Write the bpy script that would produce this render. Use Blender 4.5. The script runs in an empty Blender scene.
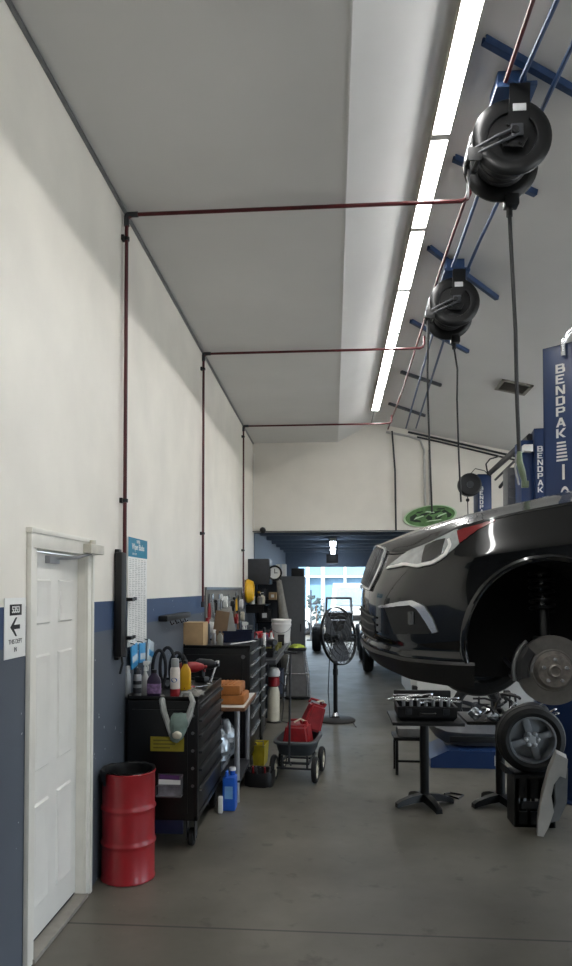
import bpy, bmesh, math, random
import numpy as np
from mathutils import Vector, Matrix, Euler
random.seed(11)
R = random.Random(5)
SC = bpy.context.scene
COL = SC.collection
PI = math.pi

# ------------------------------------------------------------------ camera maths
F = 726.0
PSI, PHI = math.radians(4.5), math.radians(1.7)
CX, CY = 333 - F*math.tan(PSI), 588 - F*math.tan(PHI)
EYE = 1.8

def ray(px, py):
    x = (px-CX)/F; y = (CY-py)/F
    yy = math.cos(PHI)-y*math.sin(PHI); z = math.sin(PHI)+y*math.cos(PHI)
    c, s = math.cos(PSI), math.sin(PSI)
    return (x*c-yy*s, x*s+yy*c, z)

def at(px, py, X=None, Y=None, Z=None):
    d = ray(px, py)
    t = Y/d[1] if Y is not None else X/d[0] if X is not None else (Z-EYE)/d[2]
    return Vector((d[0]*t, d[1]*t, EYE+d[2]*t))

def proj(P):
    P = np.asarray(P, float)
    X, Y, Z = P[..., 0], P[..., 1], P[..., 2]-EYE
    c, s = math.cos(PSI), math.sin(PSI)
    xc = X*c+Y*s; f = -X*s+Y*c
    fw = f*math.cos(PHI)+Z*math.sin(PHI); up = -f*math.sin(PHI)+Z*math.cos(PHI)
    return CX+F*xc/fw, CY-F*up/fw

# ------------------------------------------------------------------ materials
def lin(c):
    c = c/255.0
    return c/12.92 if c <= 0.04045 else ((c+0.055)/1.055)**2.4
MATS = {}
def mat(name, rgb, rough=0.6, metal=0.0, var=0.12, scale=14.0, bump=0.0, spec=0.5, coat=0.0, emit=0.0, trans=0.0, alpha=1.0, stretch=None):
    if name in MATS: return MATS[name]
    m = bpy.data.materials.new(name); m.use_nodes = True
    nt = m.node_tree; b = nt.nodes['Principled BSDF']
    col = [lin(v) for v in rgb]
    tc = nt.nodes.new('ShaderNodeTexCoord')
    mp = nt.nodes.new('ShaderNodeMapping')
    nt.links.new(tc.outputs['Object'], mp.inputs['Vector'])
    if stretch: mp.inputs['Scale'].default_value = stretch
    nz = nt.nodes.new('ShaderNodeTexNoise'); nz.inputs['Scale'].default_value = scale; nz.inputs['Detail'].default_value = 6
    nt.links.new(mp.outputs[0], nz.inputs['Vector'])
    cr = nt.nodes.new('ShaderNodeValToRGB')
    cr.color_ramp.elements[0].position = 0.3; cr.color_ramp.elements[1].position = 0.7
    cr.color_ramp.elements[0].color = [v*(1-var) for v in col]+[1]
    cr.color_ramp.elements[1].color = [min(1, v*(1+var)) for v in col]+[1]
    nt.links.new(nz.outputs['Fac'], cr.inputs['Fac'])
    nt.links.new(cr.outputs['Color'], b.inputs['Base Color'])
    b.inputs['Roughness'].default_value = rough
    b.inputs['Metallic'].default_value = metal
    b.inputs['Specular IOR Level'].default_value = spec
    b.inputs['Coat Weight'].default_value = coat
    b.inputs['Coat Roughness'].default_value = 0.04
    b.inputs['Transmission Weight'].default_value = trans
    b.inputs['Alpha'].default_value = alpha
    if emit:
        b.inputs['Emission Color'].default_value = col+[1]
        b.inputs['Emission Strength'].default_value = emit
    if bump:
        bp = nt.nodes.new('ShaderNodeBump'); bp.inputs['Strength'].default_value = bump; bp.inputs['Distance'].default_value = 0.01
        nt.links.new(nz.outputs['Fac'], bp.inputs['Height']); nt.links.new(bp.outputs['Normal'], b.inputs['Normal'])
    MATS[name] = m
    return m

def wall_band_material():
    """white paint above, blue stripe, slate below (paint changes at fixed heights) with scuffs"""
    m = bpy.data.materials.new('banded_wall_paint'); m.use_nodes = True
    nt = m.node_tree; b = nt.nodes['Principled BSDF']
    tc = nt.nodes.new('ShaderNodeTexCoord'); sp = nt.nodes.new('ShaderNodeSeparateXYZ')
    nt.links.new(tc.outputs['Object'], sp.inputs[0])
    def step(src, th):
        n = nt.nodes.new('ShaderNodeMath'); n.operation = 'GREATER_THAN'; n.inputs[1].default_value = th
        nt.links.new(src, n.inputs[0]); return n.outputs[0]
    def mix(f, a, c):
        n = nt.nodes.new('ShaderNodeMix'); n.data_type = 'RGBA'
        if isinstance(f, float): n.inputs[0].default_value = f
        else: nt.links.new(f, n.inputs[0])
        for k, v in ((6, a), (7, c)):
            if isinstance(v, tuple): n.inputs[k].default_value = [lin(q) for q in v]+[1]
            else: nt.links.new(v, n.inputs[k])
        return n.outputs[2]
    low = mix(step(sp.outputs['Z'], 1.528), (80, 87, 97), (48, 69, 102))
    c = mix(step(sp.outputs['Z'], 1.715), low, (234, 229, 218))
    nz = nt.nodes.new('ShaderNodeTexNoise'); nz.inputs['Scale'].default_value = 2.2; nz.inputs['Detail'].default_value = 8
    nt.links.new(tc.outputs['Object'], nz.inputs['Vector'])
    mr = nt.nodes.new('ShaderNodeMapRange'); mr.inputs[1].default_value = 0.3; mr.inputs[2].default_value = 0.7
    mr.inputs[3].default_value = 0.93; mr.inputs[4].default_value = 1.03
    nt.links.new(nz.outputs['Fac'], mr.inputs[0])
    vm = nt.nodes.new('ShaderNodeVectorMath'); vm.operation = 'SCALE'
    nt.links.new(c, vm.inputs[0]); nt.links.new(mr.outputs[0], vm.inputs['Scale'])
    # small pale scratches in the lower paint
    vo = nt.nodes.new('ShaderNodeTexNoise'); vo.inputs['Scale'].default_value = 23; vo.inputs['Detail'].default_value = 2
    nt.links.new(tc.outputs['Object'], vo.inputs['Vector'])
    lowm = nt.nodes.new('ShaderNodeMath'); lowm.operation = 'LESS_THAN'; lowm.inputs[1].default_value = 1.7; nt.links.new(sp.outputs['Z'], lowm.inputs[0])
    mm = nt.nodes.new('ShaderNodeMath'); mm.operation = 'MULTIPLY'; nt.links.new(step(vo.outputs['Fac'], 0.76), mm.inputs[0]); nt.links.new(lowm.outputs[0], mm.inputs[1]); sc = mm.outputs[0]
    fin = mix(sc, vm.outputs[0], (190, 192, 190))
    nt.links.new(fin, b.inputs['Base Color'])
    b.inputs['Roughness'].default_value = 0.5
    return m

def floor_material():
    m = bpy.data.materials.new('stained_concrete'); m.use_nodes = True
    nt = m.node_tree; b = nt.nodes['Principled BSDF']
    tc = nt.nodes.new('ShaderNodeTexCoord')
    def noise(s, d, rough=0.6):
        n = nt.nodes.new('ShaderNodeTexNoise'); n.inputs['Scale'].default_value = s; n.inputs['Detail'].default_value = d
        n.inputs['Roughness'].default_value = rough
        nt.links.new(tc.outputs['Object'], n.inputs['Vector']); return n.outputs['Fac']
    def ramp(f, stops):
        r = nt.nodes.new('ShaderNodeValToRGB'); r.color_ramp.elements.remove(r.color_ramp.elements[1])
        for i, (p, c) in enumerate(stops):
            e = r.color_ramp.elements[0] if i == 0 else r.color_ramp.elements.new(p)
            e.position = p; e.color = [lin(q) for q in c]+[1]
        nt.links.new(f, r.inputs['Fac']); return r.outputs['Color']
    base = ramp(noise(0.9, 9), [(0.28, (92, 88, 78)), (0.5, (114, 110, 99)), (0.72, (133, 129, 118))])
    spots = ramp(noise(5.5, 4), [(0.30, (135, 132, 124)), (0.40, (255, 255, 255)), (1, (255, 255, 255))])
    mx = nt.nodes.new('ShaderNodeMix'); mx.data_type = 'RGBA'; mx.blend_type = 'MULTIPLY'; mx.inputs[0].default_value = 0.55
    nt.links.new(base, mx.inputs[6]); nt.links.new(spots, mx.inputs[7])
    chips = ramp(noise(30, 2), [(0.0, (128, 128, 128)), (0.735, (128, 128, 128)), (0.76, (190, 186, 176))])
    m2 = nt.nodes.new('ShaderNodeMix'); m2.data_type = 'RGBA'; m2.blend_type = 'OVERLAY'; m2.inputs[0].default_value = 0.6
    nt.links.new(mx.outputs[2], m2.inputs[6]); nt.links.new(chips, m2.inputs[7]); mx = m2
    # saw-cut joints across and along the slab
    sp = nt.nodes.new('ShaderNodeSeparateXYZ'); nt.links.new(tc.outputs['Object'], sp.inputs[0])
    def joint(o, period, off, w):
        a = nt.nodes.new('ShaderNodeMath'); a.operation = 'ADD'; a.inputs[1].default_value = off; nt.links.new(o, a.inputs[0])
        p = nt.nodes.new('ShaderNodeMath'); p.operation = 'PINGPONG'; p.inputs[1].default_value = period/2; nt.links.new(a.outputs[0], p.inputs[0])
        l = nt.nodes.new('ShaderNodeMath'); l.operation = 'LESS_THAN'; l.inputs[1].default_value = w; nt.links.new(p.outputs[0], l.inputs[0])
        return l.outputs[0]
    j = nt.nodes.new('ShaderNodeMath'); j.operation = 'MAXIMUM'
    nt.links.new(joint(sp.outputs['Y'], 6.74, -3.86, 0.008), j.inputs[0]); nt.links.new(joint(sp.outputs['X'], 5.2, 0.6+2.0, 0.006), j.inputs[1])
    mj = nt.nodes.new('ShaderNodeMix'); mj.data_type = 'RGBA'; nt.links.new(j.outputs[0], mj.inputs[0])
    nt.links.new(mx.outputs[2], mj.inputs[6]); mj.inputs[7].default_value = (0.03, 0.029, 0.026, 1)
    nt.links.new(mj.outputs[2], b.inputs['Base Color'])
    mr = nt.nodes.new('ShaderNodeMapRange'); mr.inputs[3].default_value = 0.3; mr.inputs[4].default_value = 0.6
    nt.links.new(noise(2.0, 5), mr.inputs[0]); nt.links.new(mr.outputs[0], b.inputs['Roughness'])
    return m

white_paint = mat('white_paint', (224, 219, 209), 0.55, var=0.03, scale=3)
ceil_paint = mat('ceiling_paint', (214, 213, 211), 0.6, var=0.03, scale=1.5)
trim_white = mat('door_trim_white', (224, 221, 211), 0.45, var=0.06, scale=6)
door_white = mat('door_white', (226, 224, 217), 0.4, var=0.05, scale=4)
dark_gap = mat('dark_gap', (20, 20, 20), 0.8)
black_plastic = mat('black_plastic', (15, 15, 16), 0.45, var=0.2)
black_metal = mat('black_metal', (11, 12, 13), 0.35, 0.1, var=0.2)
dark_grey = mat('dark_grey_steel', (52, 54, 58), 0.45, 0.3)
grey_steel = mat('grey_steel', (120, 122, 125), 0.35, 0.7)
chrome = mat('chrome', (222, 223, 225), 0.14, 0.75, var=0.05)
silver = mat('silver_paint', (165, 166, 168), 0.35, 0.6)
red_pipe = mat('red_pipe_paint', (74, 13, 18), 0.4, var=0.2)
red_drum = mat('red_drum_paint', (150, 26, 34), 0.36, var=0.14, scale=5, coat=0.3)
red_dark = mat('red_plastic', (140, 18, 26), 0.4, var=0.2)
blue_pipe = mat('blue_pipe_paint', (36, 60, 96), 0.4, var=0.2)
lift_blue = mat('lift_blue_paint', (22, 48, 90), 0.38, var=0.12, scale=4)
rubber = mat('rubber', (22, 22, 22), 0.7, var=0.25, scale=30, bump=0.2)
white_plastic = mat('white_plastic', (225, 224, 220), 0.4, var=0.05)
cream_paint = mat('cream_paint', (198, 192, 172), 0.4, var=0.1)
orange_case = mat('orange_plastic', (168, 104, 48), 0.5, var=0.12)
yellow_plastic = mat('yellow_plastic', (222, 170, 30), 0.4, var=0.1)
olive_label = mat('olive_label', (140, 128, 34), 0.5)
yellow_dirty = mat('dirty_yellow', (176, 160, 36), 0.5, var=0.2)
blue_plastic = mat('blue_plastic', (28, 90, 190), 0.4, var=0.1)
cardboard = mat('cardboard', (178, 150, 112), 0.8, var=0.08)
paper_white = mat('paper_white', (232, 232, 228), 0.6, var=0.03)
ink = mat('black_ink', (25, 25, 27), 0.6)
grey_ink = mat('grey_ink', (120, 122, 126), 0.6)
teal_print = mat('teal_print', (30, 128, 160), 0.5, var=0.05)
blue_pack = mat('blue_packet_print', (60, 150, 205), 0.35, var=0.12)
clear_pack = mat('clear_packet', (205, 218, 226), 0.25, var=0.12)
foil = mat('foil_plastic', (165, 172, 178), 0.25, 0.6, var=0.35, scale=9, bump=0.7)
wood_edge = mat('wood_edge', (120, 84, 60), 0.5, var=0.2, stretch=(1, 8, 8))
laminate = mat('white_laminate', (200, 198, 192), 0.4, var=0.05)
car_black = mat('car_black_paint', (6, 7, 8), 0.2, 0.0, var=0.05, spec=0.3, coat=0.8)
black_trim = mat('black_textured_trim', (10, 10, 11), 0.5, var=0.15, scale=60)
lamp_lens = mat('headlamp_lens', (176, 180, 182), 0.12, 0.5, var=0.2, scale=18, coat=1.0)
lamp_dark = mat('headlamp_dark_inner', (46, 48, 50), 0.15, 0.6, coat=1.0)
red_lens = mat('red_marker_lens', (118, 18, 24), 0.2, coat=1.0, var=0.15)
glass_dark = mat('dark_glass', (16, 20, 22), 0.05, spec=0.8, coat=1.0)
rotor_steel = mat('rotor_steel', (122, 119, 114), 0.4, 0.75, var=0.15, scale=25)
alloy = mat('alloy_wheel', (150, 152, 155), 0.3, 0.8)
alloy_dark = mat('dark_alloy', (74, 76, 80), 0.35, 0.6)
skin_white_car = mat('white_car_paint', (214, 214, 210), 0.3, coat=0.6, var=0.04)
grey_bumper = mat('grey_bumper_paint', (92, 94, 98), 0.35, coat=0.4)
lamp_emit = mat('lit_tube', (250, 249, 247), 0.4, emit=29.0, var=0.0)
lamp_emit2 = mat('lit_tube_back_bay', (225, 240, 255), 0.4, emit=20.0, var=0.0)
green_print = mat('green_sign_print', (84, 122, 70), 0.4, var=0.45, scale=9)
green_light = mat('pale_green_print', (188, 214, 176), 0.4, var=0.1)
dark_green = mat('dark_green_print', (24, 46, 24), 0.5)
locker_grey = mat('locker_grey', (84, 86, 88), 0.5, var=0.06)
purple_plastic = mat('purple_label', (92, 58, 110), 0.4, var=0.3)
lime_cloth = mat('lime_cloth', (168, 184, 70), 0.85, var=0.3)
outside_blue = mat('outside_blue_wall', (112, 146, 172), 0.7, var=0.06)
back_blue = mat('back_bay_blue', (94, 106, 122), 0.6, var=0.06)
cloth_grey = mat('grey_cloth', (120, 118, 112), 0.9, var=0.2, bump=0.4)
glove_black = mat('black_glove', (24, 27, 32), 0.7, var=0.3)
navy = mat('navy_plastic', (14, 24, 52), 0.4, var=0.2)
bag_teal = mat('bag_teal_print', (120, 140, 132), 0.5, var=0.3)
bag_clear = mat('bag_clear', (168, 170, 166), 0.35, var=0.3, bump=0.5)
hose_black = mat('hose_black', (30, 30, 32), 0.55)
hose_green = mat('green_fitting', (84, 110, 84), 0.4, 0.4)

# ------------------------------------------------------------------ mesh builder
class MB:
    def __init__(s): s.bm = bmesh.new()
    def _add(s, verts, faces, mtx=None, mi=0):
        vs = [s.bm.verts.new(mtx @ Vector(v) if mtx else Vector(v)) for v in verts]
        for f in faces:
            try:
                q = s.bm.faces.new([vs[i] for i in f]); q.material_index = mi
            except ValueError: pass
        return s
    def box(s, x0, x1, y0, y1, z0, z1, bev=0.0, mtx=None, mi=0):
        if bev <= 0:
            v = [(x0, y0, z0), (x1, y0, z0), (x1, y1, z0), (x0, y1, z0), (x0, y0, z1), (x1, y0, z1), (x1, y1, z1), (x0, y1, z1)]
            return s._add(v, [(3, 2, 1, 0), (4, 5, 6, 7), (0, 1, 5, 4), (1, 2, 6, 5), (2, 3, 7, 6), (3, 0, 4, 7)], mtx, mi)
        t = bmesh.new()
        bmesh.ops.create_cube(t, size=1)
        for v in t.verts:
            v.co = Vector(((x0+x1)/2+v.co.x*(x1-x0), (y0+y1)/2+v.co.y*(y1-y0), (z0+z1)/2+v.co.z*(z1-z0)))
        bmesh.ops.bevel(t, geom=t.edges[:], offset=bev, segments=2, affect='EDGES', profile=0.6)
        s.merge(t, mtx, mi); return s
    def merge(s, t, mtx=None, mi=0):
        t.verts.index_update()
        s._add([v.co.copy() for v in t.verts], [[v.index for v in f.verts] for f in t.faces], mtx, mi)
        t.free()
    def cyl(s, p0, p1, r0, r1=None, seg=16, cap=True, mi=0, mtx=None):
        r1 = r0 if r1 is None else r1
        p0, p1 = Vector(p0), Vector(p1); d = (p1-p0)
        if d.length < 1e-7: return s
        q = d.to_track_quat('Z', 'Y'); V = []
        for (p, r) in ((p0, r0), (p1, r1)):
            for k in range(seg):
                a = 2*PI*k/seg; V.append(p+q @ Vector((r*math.cos(a), r*math.sin(a), 0)))
        Fs = [(k, (k+1) % seg, seg+(k+1) % seg, seg+k) for k in range(seg)]
        if cap: Fs += [tuple(range(seg-1, -1, -1)), tuple(range(seg, 2*seg))]
        return s._add(V, Fs, mtx, mi)
    def tube(s, pts, r, seg=8, mi=0, closed=False):
        pts = [Vector(p) for p in pts]; n = len(pts); V = []; Fs = []
        rr = r if isinstance(r, (list, tuple)) else [r]*n
        prev = None
        for i, p in enumerate(pts):
            a = pts[i-1] if (i > 0 or closed) else p; b = pts[(i+1) % n] if (i < n-1 or closed) else p
            d = (b-a).normalized() if (b-a).length > 1e-9 else Vector((0, 0, 1))
            if prev is None:
                u = d.orthogonal().normalized()
            else:
                u = (prev-d*prev.dot(d))
                u = u.normalized() if u.length > 1e-6 else d.orthogonal().normalized()
            prev = u; w = d.cross(u)
            for k in range(seg):
                g = 2*PI*k/seg; V.append(p+(u*math.cos(g)+w*math.sin(g))*rr[i])
        m = n if closed else n-1
        for i in range(m):
            j = (i+1) % n
            for k in range(seg): Fs.append((i*seg+k, i*seg+(k+1) % seg, j*seg+(k+1) % seg, j*seg+k))
        if not closed: Fs += [tuple(range(seg-1, -1, -1)), tuple(range((n-1)*seg, n*seg))]
        return s._add(V, Fs, None, mi)
    def lathe(s, prof, mtx=None, seg=24, mi=0):
        V = []; Fs = []; n = len(prof)
        for (r, z) in prof:
            for k in range(seg):
                a = 2*PI*k/seg; V.append((max(r, 1e-5)*math.cos(a), max(r, 1e-5)*math.sin(a), z))
        for i in range(n-1):
            for k in range(seg): Fs.append((i*seg+k, i*seg+(k+1) % seg, (i+1)*seg+(k+1) % seg, (i+1)*seg+k))
        if prof[0][0] > 1e-4: Fs.append(tuple(range(seg-1, -1, -1)))
        if prof[-1][0] > 1e-4: Fs.append(tuple(range((n-1)*seg, n*seg)))
        return s._add(V, Fs, mtx, mi)
    def lathe_open(s, prof, mtx=None, seg=24, mi=0):
        V = []; Fs = []; n = len(prof)
        for (r, z) in prof:
            for k in range(seg):
                a = 2*PI*k/seg; V.append((r*math.cos(a), r*math.sin(a), z))
        for i in range(n-1):
            for k in range(seg): Fs.append((i*seg+k, i*seg+(k+1) % seg, (i+1)*seg+(k+1) % seg, (i+1)*seg+k))
        return s._add(V, Fs, mtx, mi)
    def ring(s, prof, mtx=None, seg=32, mi=0):       # closed profile revolved (r, z)
        V = []; Fs = []; n = len(prof)
        for (r, z) in prof:
            for k in range(seg):
                a = 2*PI*k/seg; V.append((r*math.cos(a), r*math.sin(a), z))
        for i in range(n):
            j = (i+1) % n
            for k in range(seg): Fs.append((i*seg+k, i*seg+(k+1) % seg, j*seg+(k+1) % seg, j*seg+k))
        return s._add(V, Fs, mtx, mi)
    def ball(s, c, r, seg=16, rings=10, mtx=None, mi=0):
        if not isinstance(r, (tuple, list)): r = (r, r, r)
        prof = [(math.sin(PI*i/rings), -math.cos(PI*i/rings)) for i in range(rings+1)]
        M = Matrix.Translation(Vector(c)) @ Matrix.Diagonal((r[0], r[1], r[2], 1))
        return s.lathe(prof, (mtx @ M) if mtx else M, seg, mi)
    def prism(s, poly, fn, a, b, mi=0):               # poly 2d, fn(u,v,w)->3d
        n = len(poly)
        V = [fn(u, v, a) for u, v in poly]+[fn(u, v, b) for u, v in poly]
        Fs = [tuple(range(n-1, -1, -1)), tuple(range(n, 2*n))]+[(i, (i+1) % n, n+(i+1) % n, n+i) for i in range(n)]
        return s._add(V, Fs, None, mi)
    def grid(s, rows, mi=0, closed=False):            # rows of 3d points
        n = len(rows[0]); V = [p for r in rows for p in r]; Fs = []
        for i in range(len(rows)-1):
            for k in range(n if closed else n-1):
                Fs.append((i*n+k, i*n+(k+1) % n, (i+1)*n+(k+1) % n, (i+1)*n+k))
        return s._add(V, Fs, None, mi)
    def crumple(s, amt, rng=R):
        for v in s.bm.verts: v.co += Vector((rng.uniform(-1, 1), rng.uniform(-1, 1), rng.uniform(-1, 1)))*amt
        return s

def finish(mb, name, mats, loc=None, angle=35, smooth=True, weld=False):
    bm = mb.bm
    if weld: bmesh.ops.remove_doubles(bm, verts=bm.verts[:], dist=1e-5)
    bmesh.ops.recalc_face_normals(bm, faces=bm.faces[:])
    if loc is not None:
        for v in bm.verts: v.co -= loc
    me = bpy.data.meshes.new(name); bm.to_mesh(me); bm.free()
    for m in (mats if isinstance(mats, (list, tuple)) else [mats]): me.materials.append(m)
    if smooth:
        me.polygons.foreach_set('use_smooth', [True]*len(me.polygons))
        me.set_sharp_from_angle(angle=math.radians(angle))
    return me

def tag(o, label=None, cat=None, group=None, kind=None):
    if label: o['label'] = label
    if cat: o['category'] = cat
    if group: o['group'] = group
    if kind: o['kind'] = kind
    return o

BASE = {}
def thing(name, label, cat, loc=(0, 0, 0), rz=0.0, group=None):
    o = bpy.data.objects.new(name, None); COL.objects.link(o)
    o.empty_display_size = 0.1
    o.location = loc; o.rotation_euler = (0, 0, rz)
    BASE[o.name] = Matrix.Translation(Vector(loc)) @ Matrix.Rotation(rz, 4, 'Z')
    return tag(o, label, cat, group)

def part(mb, name, mats, parent, label=None, world=False, angle=35, kind=None, weld=False):
    if world:
        root = parent if parent.name in BASE else parent.parent
        inv = BASE[root.name].inverted()
        for v in mb.bm.verts: v.co = inv @ v.co
    me = finish(mb, name, mats, None, angle, weld=weld)
    o = bpy.data.objects.new(name, me); COL.objects.link(o); o.parent = parent
    return tag(o, label, kind=kind)

def solo(mb, name, mats, label, cat, group=None, kind=None, angle=35, weld=False):
    vs = [v.co for v in mb.bm.verts]
    lo = Vector((min(v.x for v in vs), min(v.y for v in vs), min(v.z for v in vs)))
    hi = Vector((max(v.x for v in vs), max(v.y for v in vs), max(v.z for v in vs)))
    loc = Vector(((lo.x+hi.x)/2, (lo.y+hi.y)/2, lo.z))
    me = finish(mb, name, mats, loc, angle, weld=weld)
    o = bpy.data.objects.new(name, me); COL.objects.link(o); o.location = loc
    return tag(o, label, cat, group, kind)

def struct(mb, name, mats, parent=None, smooth=True):
    me = finish(mb, name, mats, None, 30, smooth)
    o = bpy.data.objects.new(name, me); COL.objects.link(o)
    if parent: o.parent = parent
    else: o['kind'] = 'structure'
    return o

def dup(o, loc=None, rz=None, label=None, parent=None):
    c = o.copy(); COL.objects.link(c)
    if parent: c.parent = parent
    if loc is not None: c.location = loc
    if rz is not None: c.rotation_euler = (0, 0, rz)
    if label: c['label'] = label
    for ch in list(o.children): dup(ch, parent=c)
    return c

def text_mesh(txt, size, mtx, depth=0.001, align='CENTER', bold=0.0):
    cu = bpy.data.curves.new('lettering', 'FONT'); cu.body = txt; cu.size = size; cu.extrude = depth
    cu.align_x = align; cu.align_y = 'CENTER'; cu.offset = bold
    o = bpy.data.objects.new('lettering', cu); COL.objects.link(o)
    dg = bpy.context.evaluated_depsgraph_get()
    me = bpy.data.meshes.new_from_object(o.evaluated_get(dg))
    bm = bmesh.new(); bm.from_mesh(me)
    bpy.data.objects.remove(o); bpy.data.meshes.remove(me); bpy.data.curves.remove(cu)
    mb = MB(); mb.merge(bm, mtx); return mb

GLYPH = {'B': [(0, 0, .24, 1), (0, .82, .78, 1), (0, .42, .76, .6), (0, 0, .82, .18), (.66, .52, .9, .92), (.70, .08, .96, .52)],
         'E': [(0, 0, .24, 1), (0, .82, .86, 1), (0, .42, .74, .6), (0, 0, .88, .18)],
         'N': [(0, 0, .22, 1), (.72, 0, .94, 1), 'diag'], 'D': [(0, 0, .24, 1), (0, .82, .74, 1), (0, 0, .74, .18), (.66, .10, .92, .90)],
         'P': [(0, 0, .24, 1), (0, .82, .8, 1), (0, .38, .8, .56), (.68, .46, .92, .92)],
         'A': ['a', (.22, .22, .76, .38)], 'K': [(0, 0, .24, 1), 'k']}
def glyph(ch, M, w, h, d=0.0012):
    b = MB()
    def poly(p): b.prism([((x-.47)*w, (y-.5)*h) for x, y in p], lambda u, v, t: M @ Vector((u, -t, v)), 0.0003, d)
    for g in GLYPH[ch]:
        if g == 'diag': poly([(.0, 1), (.26, 1), (.94, 0), (.68, 0)])
        elif g == 'a': poly([(0, 0), (.25, 0), (.60, 1), (.36, 1)]); poly([(.73, 0), (.98, 0), (.62, 1), (.38, 1)])
        elif g == 'k': poly([(.2, .42), (.68, 1), (.98, 1), (.4, .34)]); poly([(.34, .6), (.98, 0), (.68, 0), (.22, .44)])
        else:
            x0, y0, x1, y1 = g; poly([(x0, y0), (x1, y0), (x1, y1), (x0, y1)])
    return b

def frame(o, x, y):                                   # matrix: local x->x, local y->y, z = x cross y
    x, y = Vector(x).normalized(), Vector(y).normalized(); z = x.cross(y)
    M = Matrix((x, y, z)).transposed().to_4x4(); M.translation = Vector(o); return M

def rotz(a, c=(0, 0, 0)): return Matrix.Translation(Vector(c)) @ Matrix.Rotation(a, 4, 'Z')

# ================================================================== THE SETTING
XW = -1.455         # left wall
YB = 13.1           # back (header) wall
ZC = 4.44           # flat ceiling
XR, ZR = 0.74, 4.78 # ridge of the vault
SL = 0.23           # fall of the right slope
YF = -7.0
XE = 8.0            # right wall
YX = 22.0           # far wall of the back bay
def ceil_z(X): return ZC if X < 0.09 else (ZC+(ZR-ZC)*(X-0.09)/(XR-0.09) if X < XR else ZR-SL*(X-XR))

b = MB(); b.box(XW-0.3, XE+0.3, YF-3, 60, -0.2, 0.0); struct(b, 'floor', floor_material())
D0, D1, DZ = 3.425, 4.19, 2.005     # rough opening of the door
band = wall_band_material()
b = MB()
b.box(XW-0.2, XW, YF, D0, 0, ZC+0.5); b.box(XW-0.2, XW, D1, YX, 0, ZC+0.5); b.box(XW-0.2, XW, D0, D1, DZ, ZC+0.5)
struct(b, 'wall_left', band)
b = MB(); b.box(XW-0.2, XW+0.02, YB+0.2, YX, 0, 2.98); struct(b, 'wall_back_bay', back_blue)
BAYS = ((-5.2, -1.2), (1.6, 6.2), (7.8, 12.4))     # open roller doors of the bays, where the cars drive in
b = MB(); HB = 3.5; ys = [YF]+[v for p in BAYS for v in p]+[YX]
for k in range(0, len(ys), 2): b.box(XE, XE+0.2, ys[k], ys[k+1], 0, HB)
b.box(XE, XE+0.2, YF, YX, HB, ZC+0.5); struct(b, 'wall_right', band)
b = MB(); b.box(XE+0.3, 60, YF-40, 60, -0.2, -0.01); struct(b, 'floor_outside', mat('driveway', (196, 190, 180), 0.8, var=0.08, scale=1.5))
# header wall with the wide opening below it
b = MB()
OX1 = 2.0; OZ = 2.82
b.prism([(XW, OZ), (OX1, OZ), (OX1, 0), (XE, 0), (XE, ceil_z(XE)+0.02), (XR, ZR+0.02), (0.09, ZC+0.02), (XW, ZC+0.02)],
        lambda u, v, w: Vector((u, w, v)), YB, YB+0.2)
struct(b, 'wall_back', white_paint)
b = MB(); b.box(XW, OX1, YB-0.004, YB, OZ, OZ+0.015); struct(b, 'trim_1', dark_grey)
# closed front wall behind the viewer, darkened to cut reflections and fill light
b = MB()
b.prism([(XW, 3.2), (XE, 3.2), (XE, ceil_z(XE)), (XR, ZR), (0.09, ZC), (XW, ZC)], lambda u, v, w: Vector((u, w, v)), YF-0.2, YF)
b.box(XW, XE, YF-0.2, YF, 0, 3.2)
struct(b, 'wall_front', mat('front_wall_grey', (62, 64, 66), 0.6))
# ceiling: flat strip at the left, short rise to the ridge, long fall to the right
b = MB()
pr = [(XW-0.2, ZC), (0.09, ZC), (XR, ZR), (XE+0.2, ceil_z(XE+0.2)), (XE+0.2, ZR+0.5), (XW-0.2, ZR+0.5)]
b.prism(pr, lambda u, v, w: Vector((u, w, v)), YF-0.2, YB)
struct(b, 'ceiling', ceil_paint, smooth=False)
b = MB(); b.box(XW, XW+0.022, YF, YB, ZC-0.022, ZC, 0.004); struct(b, 'trim_2', grey_steel)
b = MB(); b.box(0.084, 0.096, YF, YB, ZC-0.004, ZC+0.006); struct(b, 'trim_3', ceil_paint)
# back bay
b = MB(); b.box(XW-0.2, XE, YB+0.2, YX+0.2, 2.98, 3.1)
for k in range(6): b.box(XW, XE, YB+1.2+k*1.35, YB+1.34+k*1.35, 2.84, 2.98)
struct(b, 'ceiling_back', back_blue)
b = MB(); b.box(XW, -1.05, YX, YX+0.2, 0, 2.98); b.box(-1.05, 3.2, YX, YX+0.2, 2.44, 2.98); b.box(3.2, XE, YX, YX+0.2, 0, 2.98)
struct(b, 'wall_far', back_blue)
# building across the yard
b = MB(); b.box(-9, 14, 33, 33.2, 0, 5.0); struct(b, 'wall_outside', outside_blue)
for i, (px, w) in enumerate(((323, 0.16), (308, 0.12), (345, 0.1))):
    X = at(px, 600, Y=32.8).x
    b = MB(); b.box(X-w/2, X+w/2, 32.6, 32.98, 0, 4.6); b.box(X-w, X+w, 32.55, 33, 0, 0.12)
    struct(b, 'trim_%d' % (4+i), white_paint)
b = MB(); b.box(-9, 14, 32.7, 32.98, 2.28, 2.36); struct(b, 'trim_7', white_paint)

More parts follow.
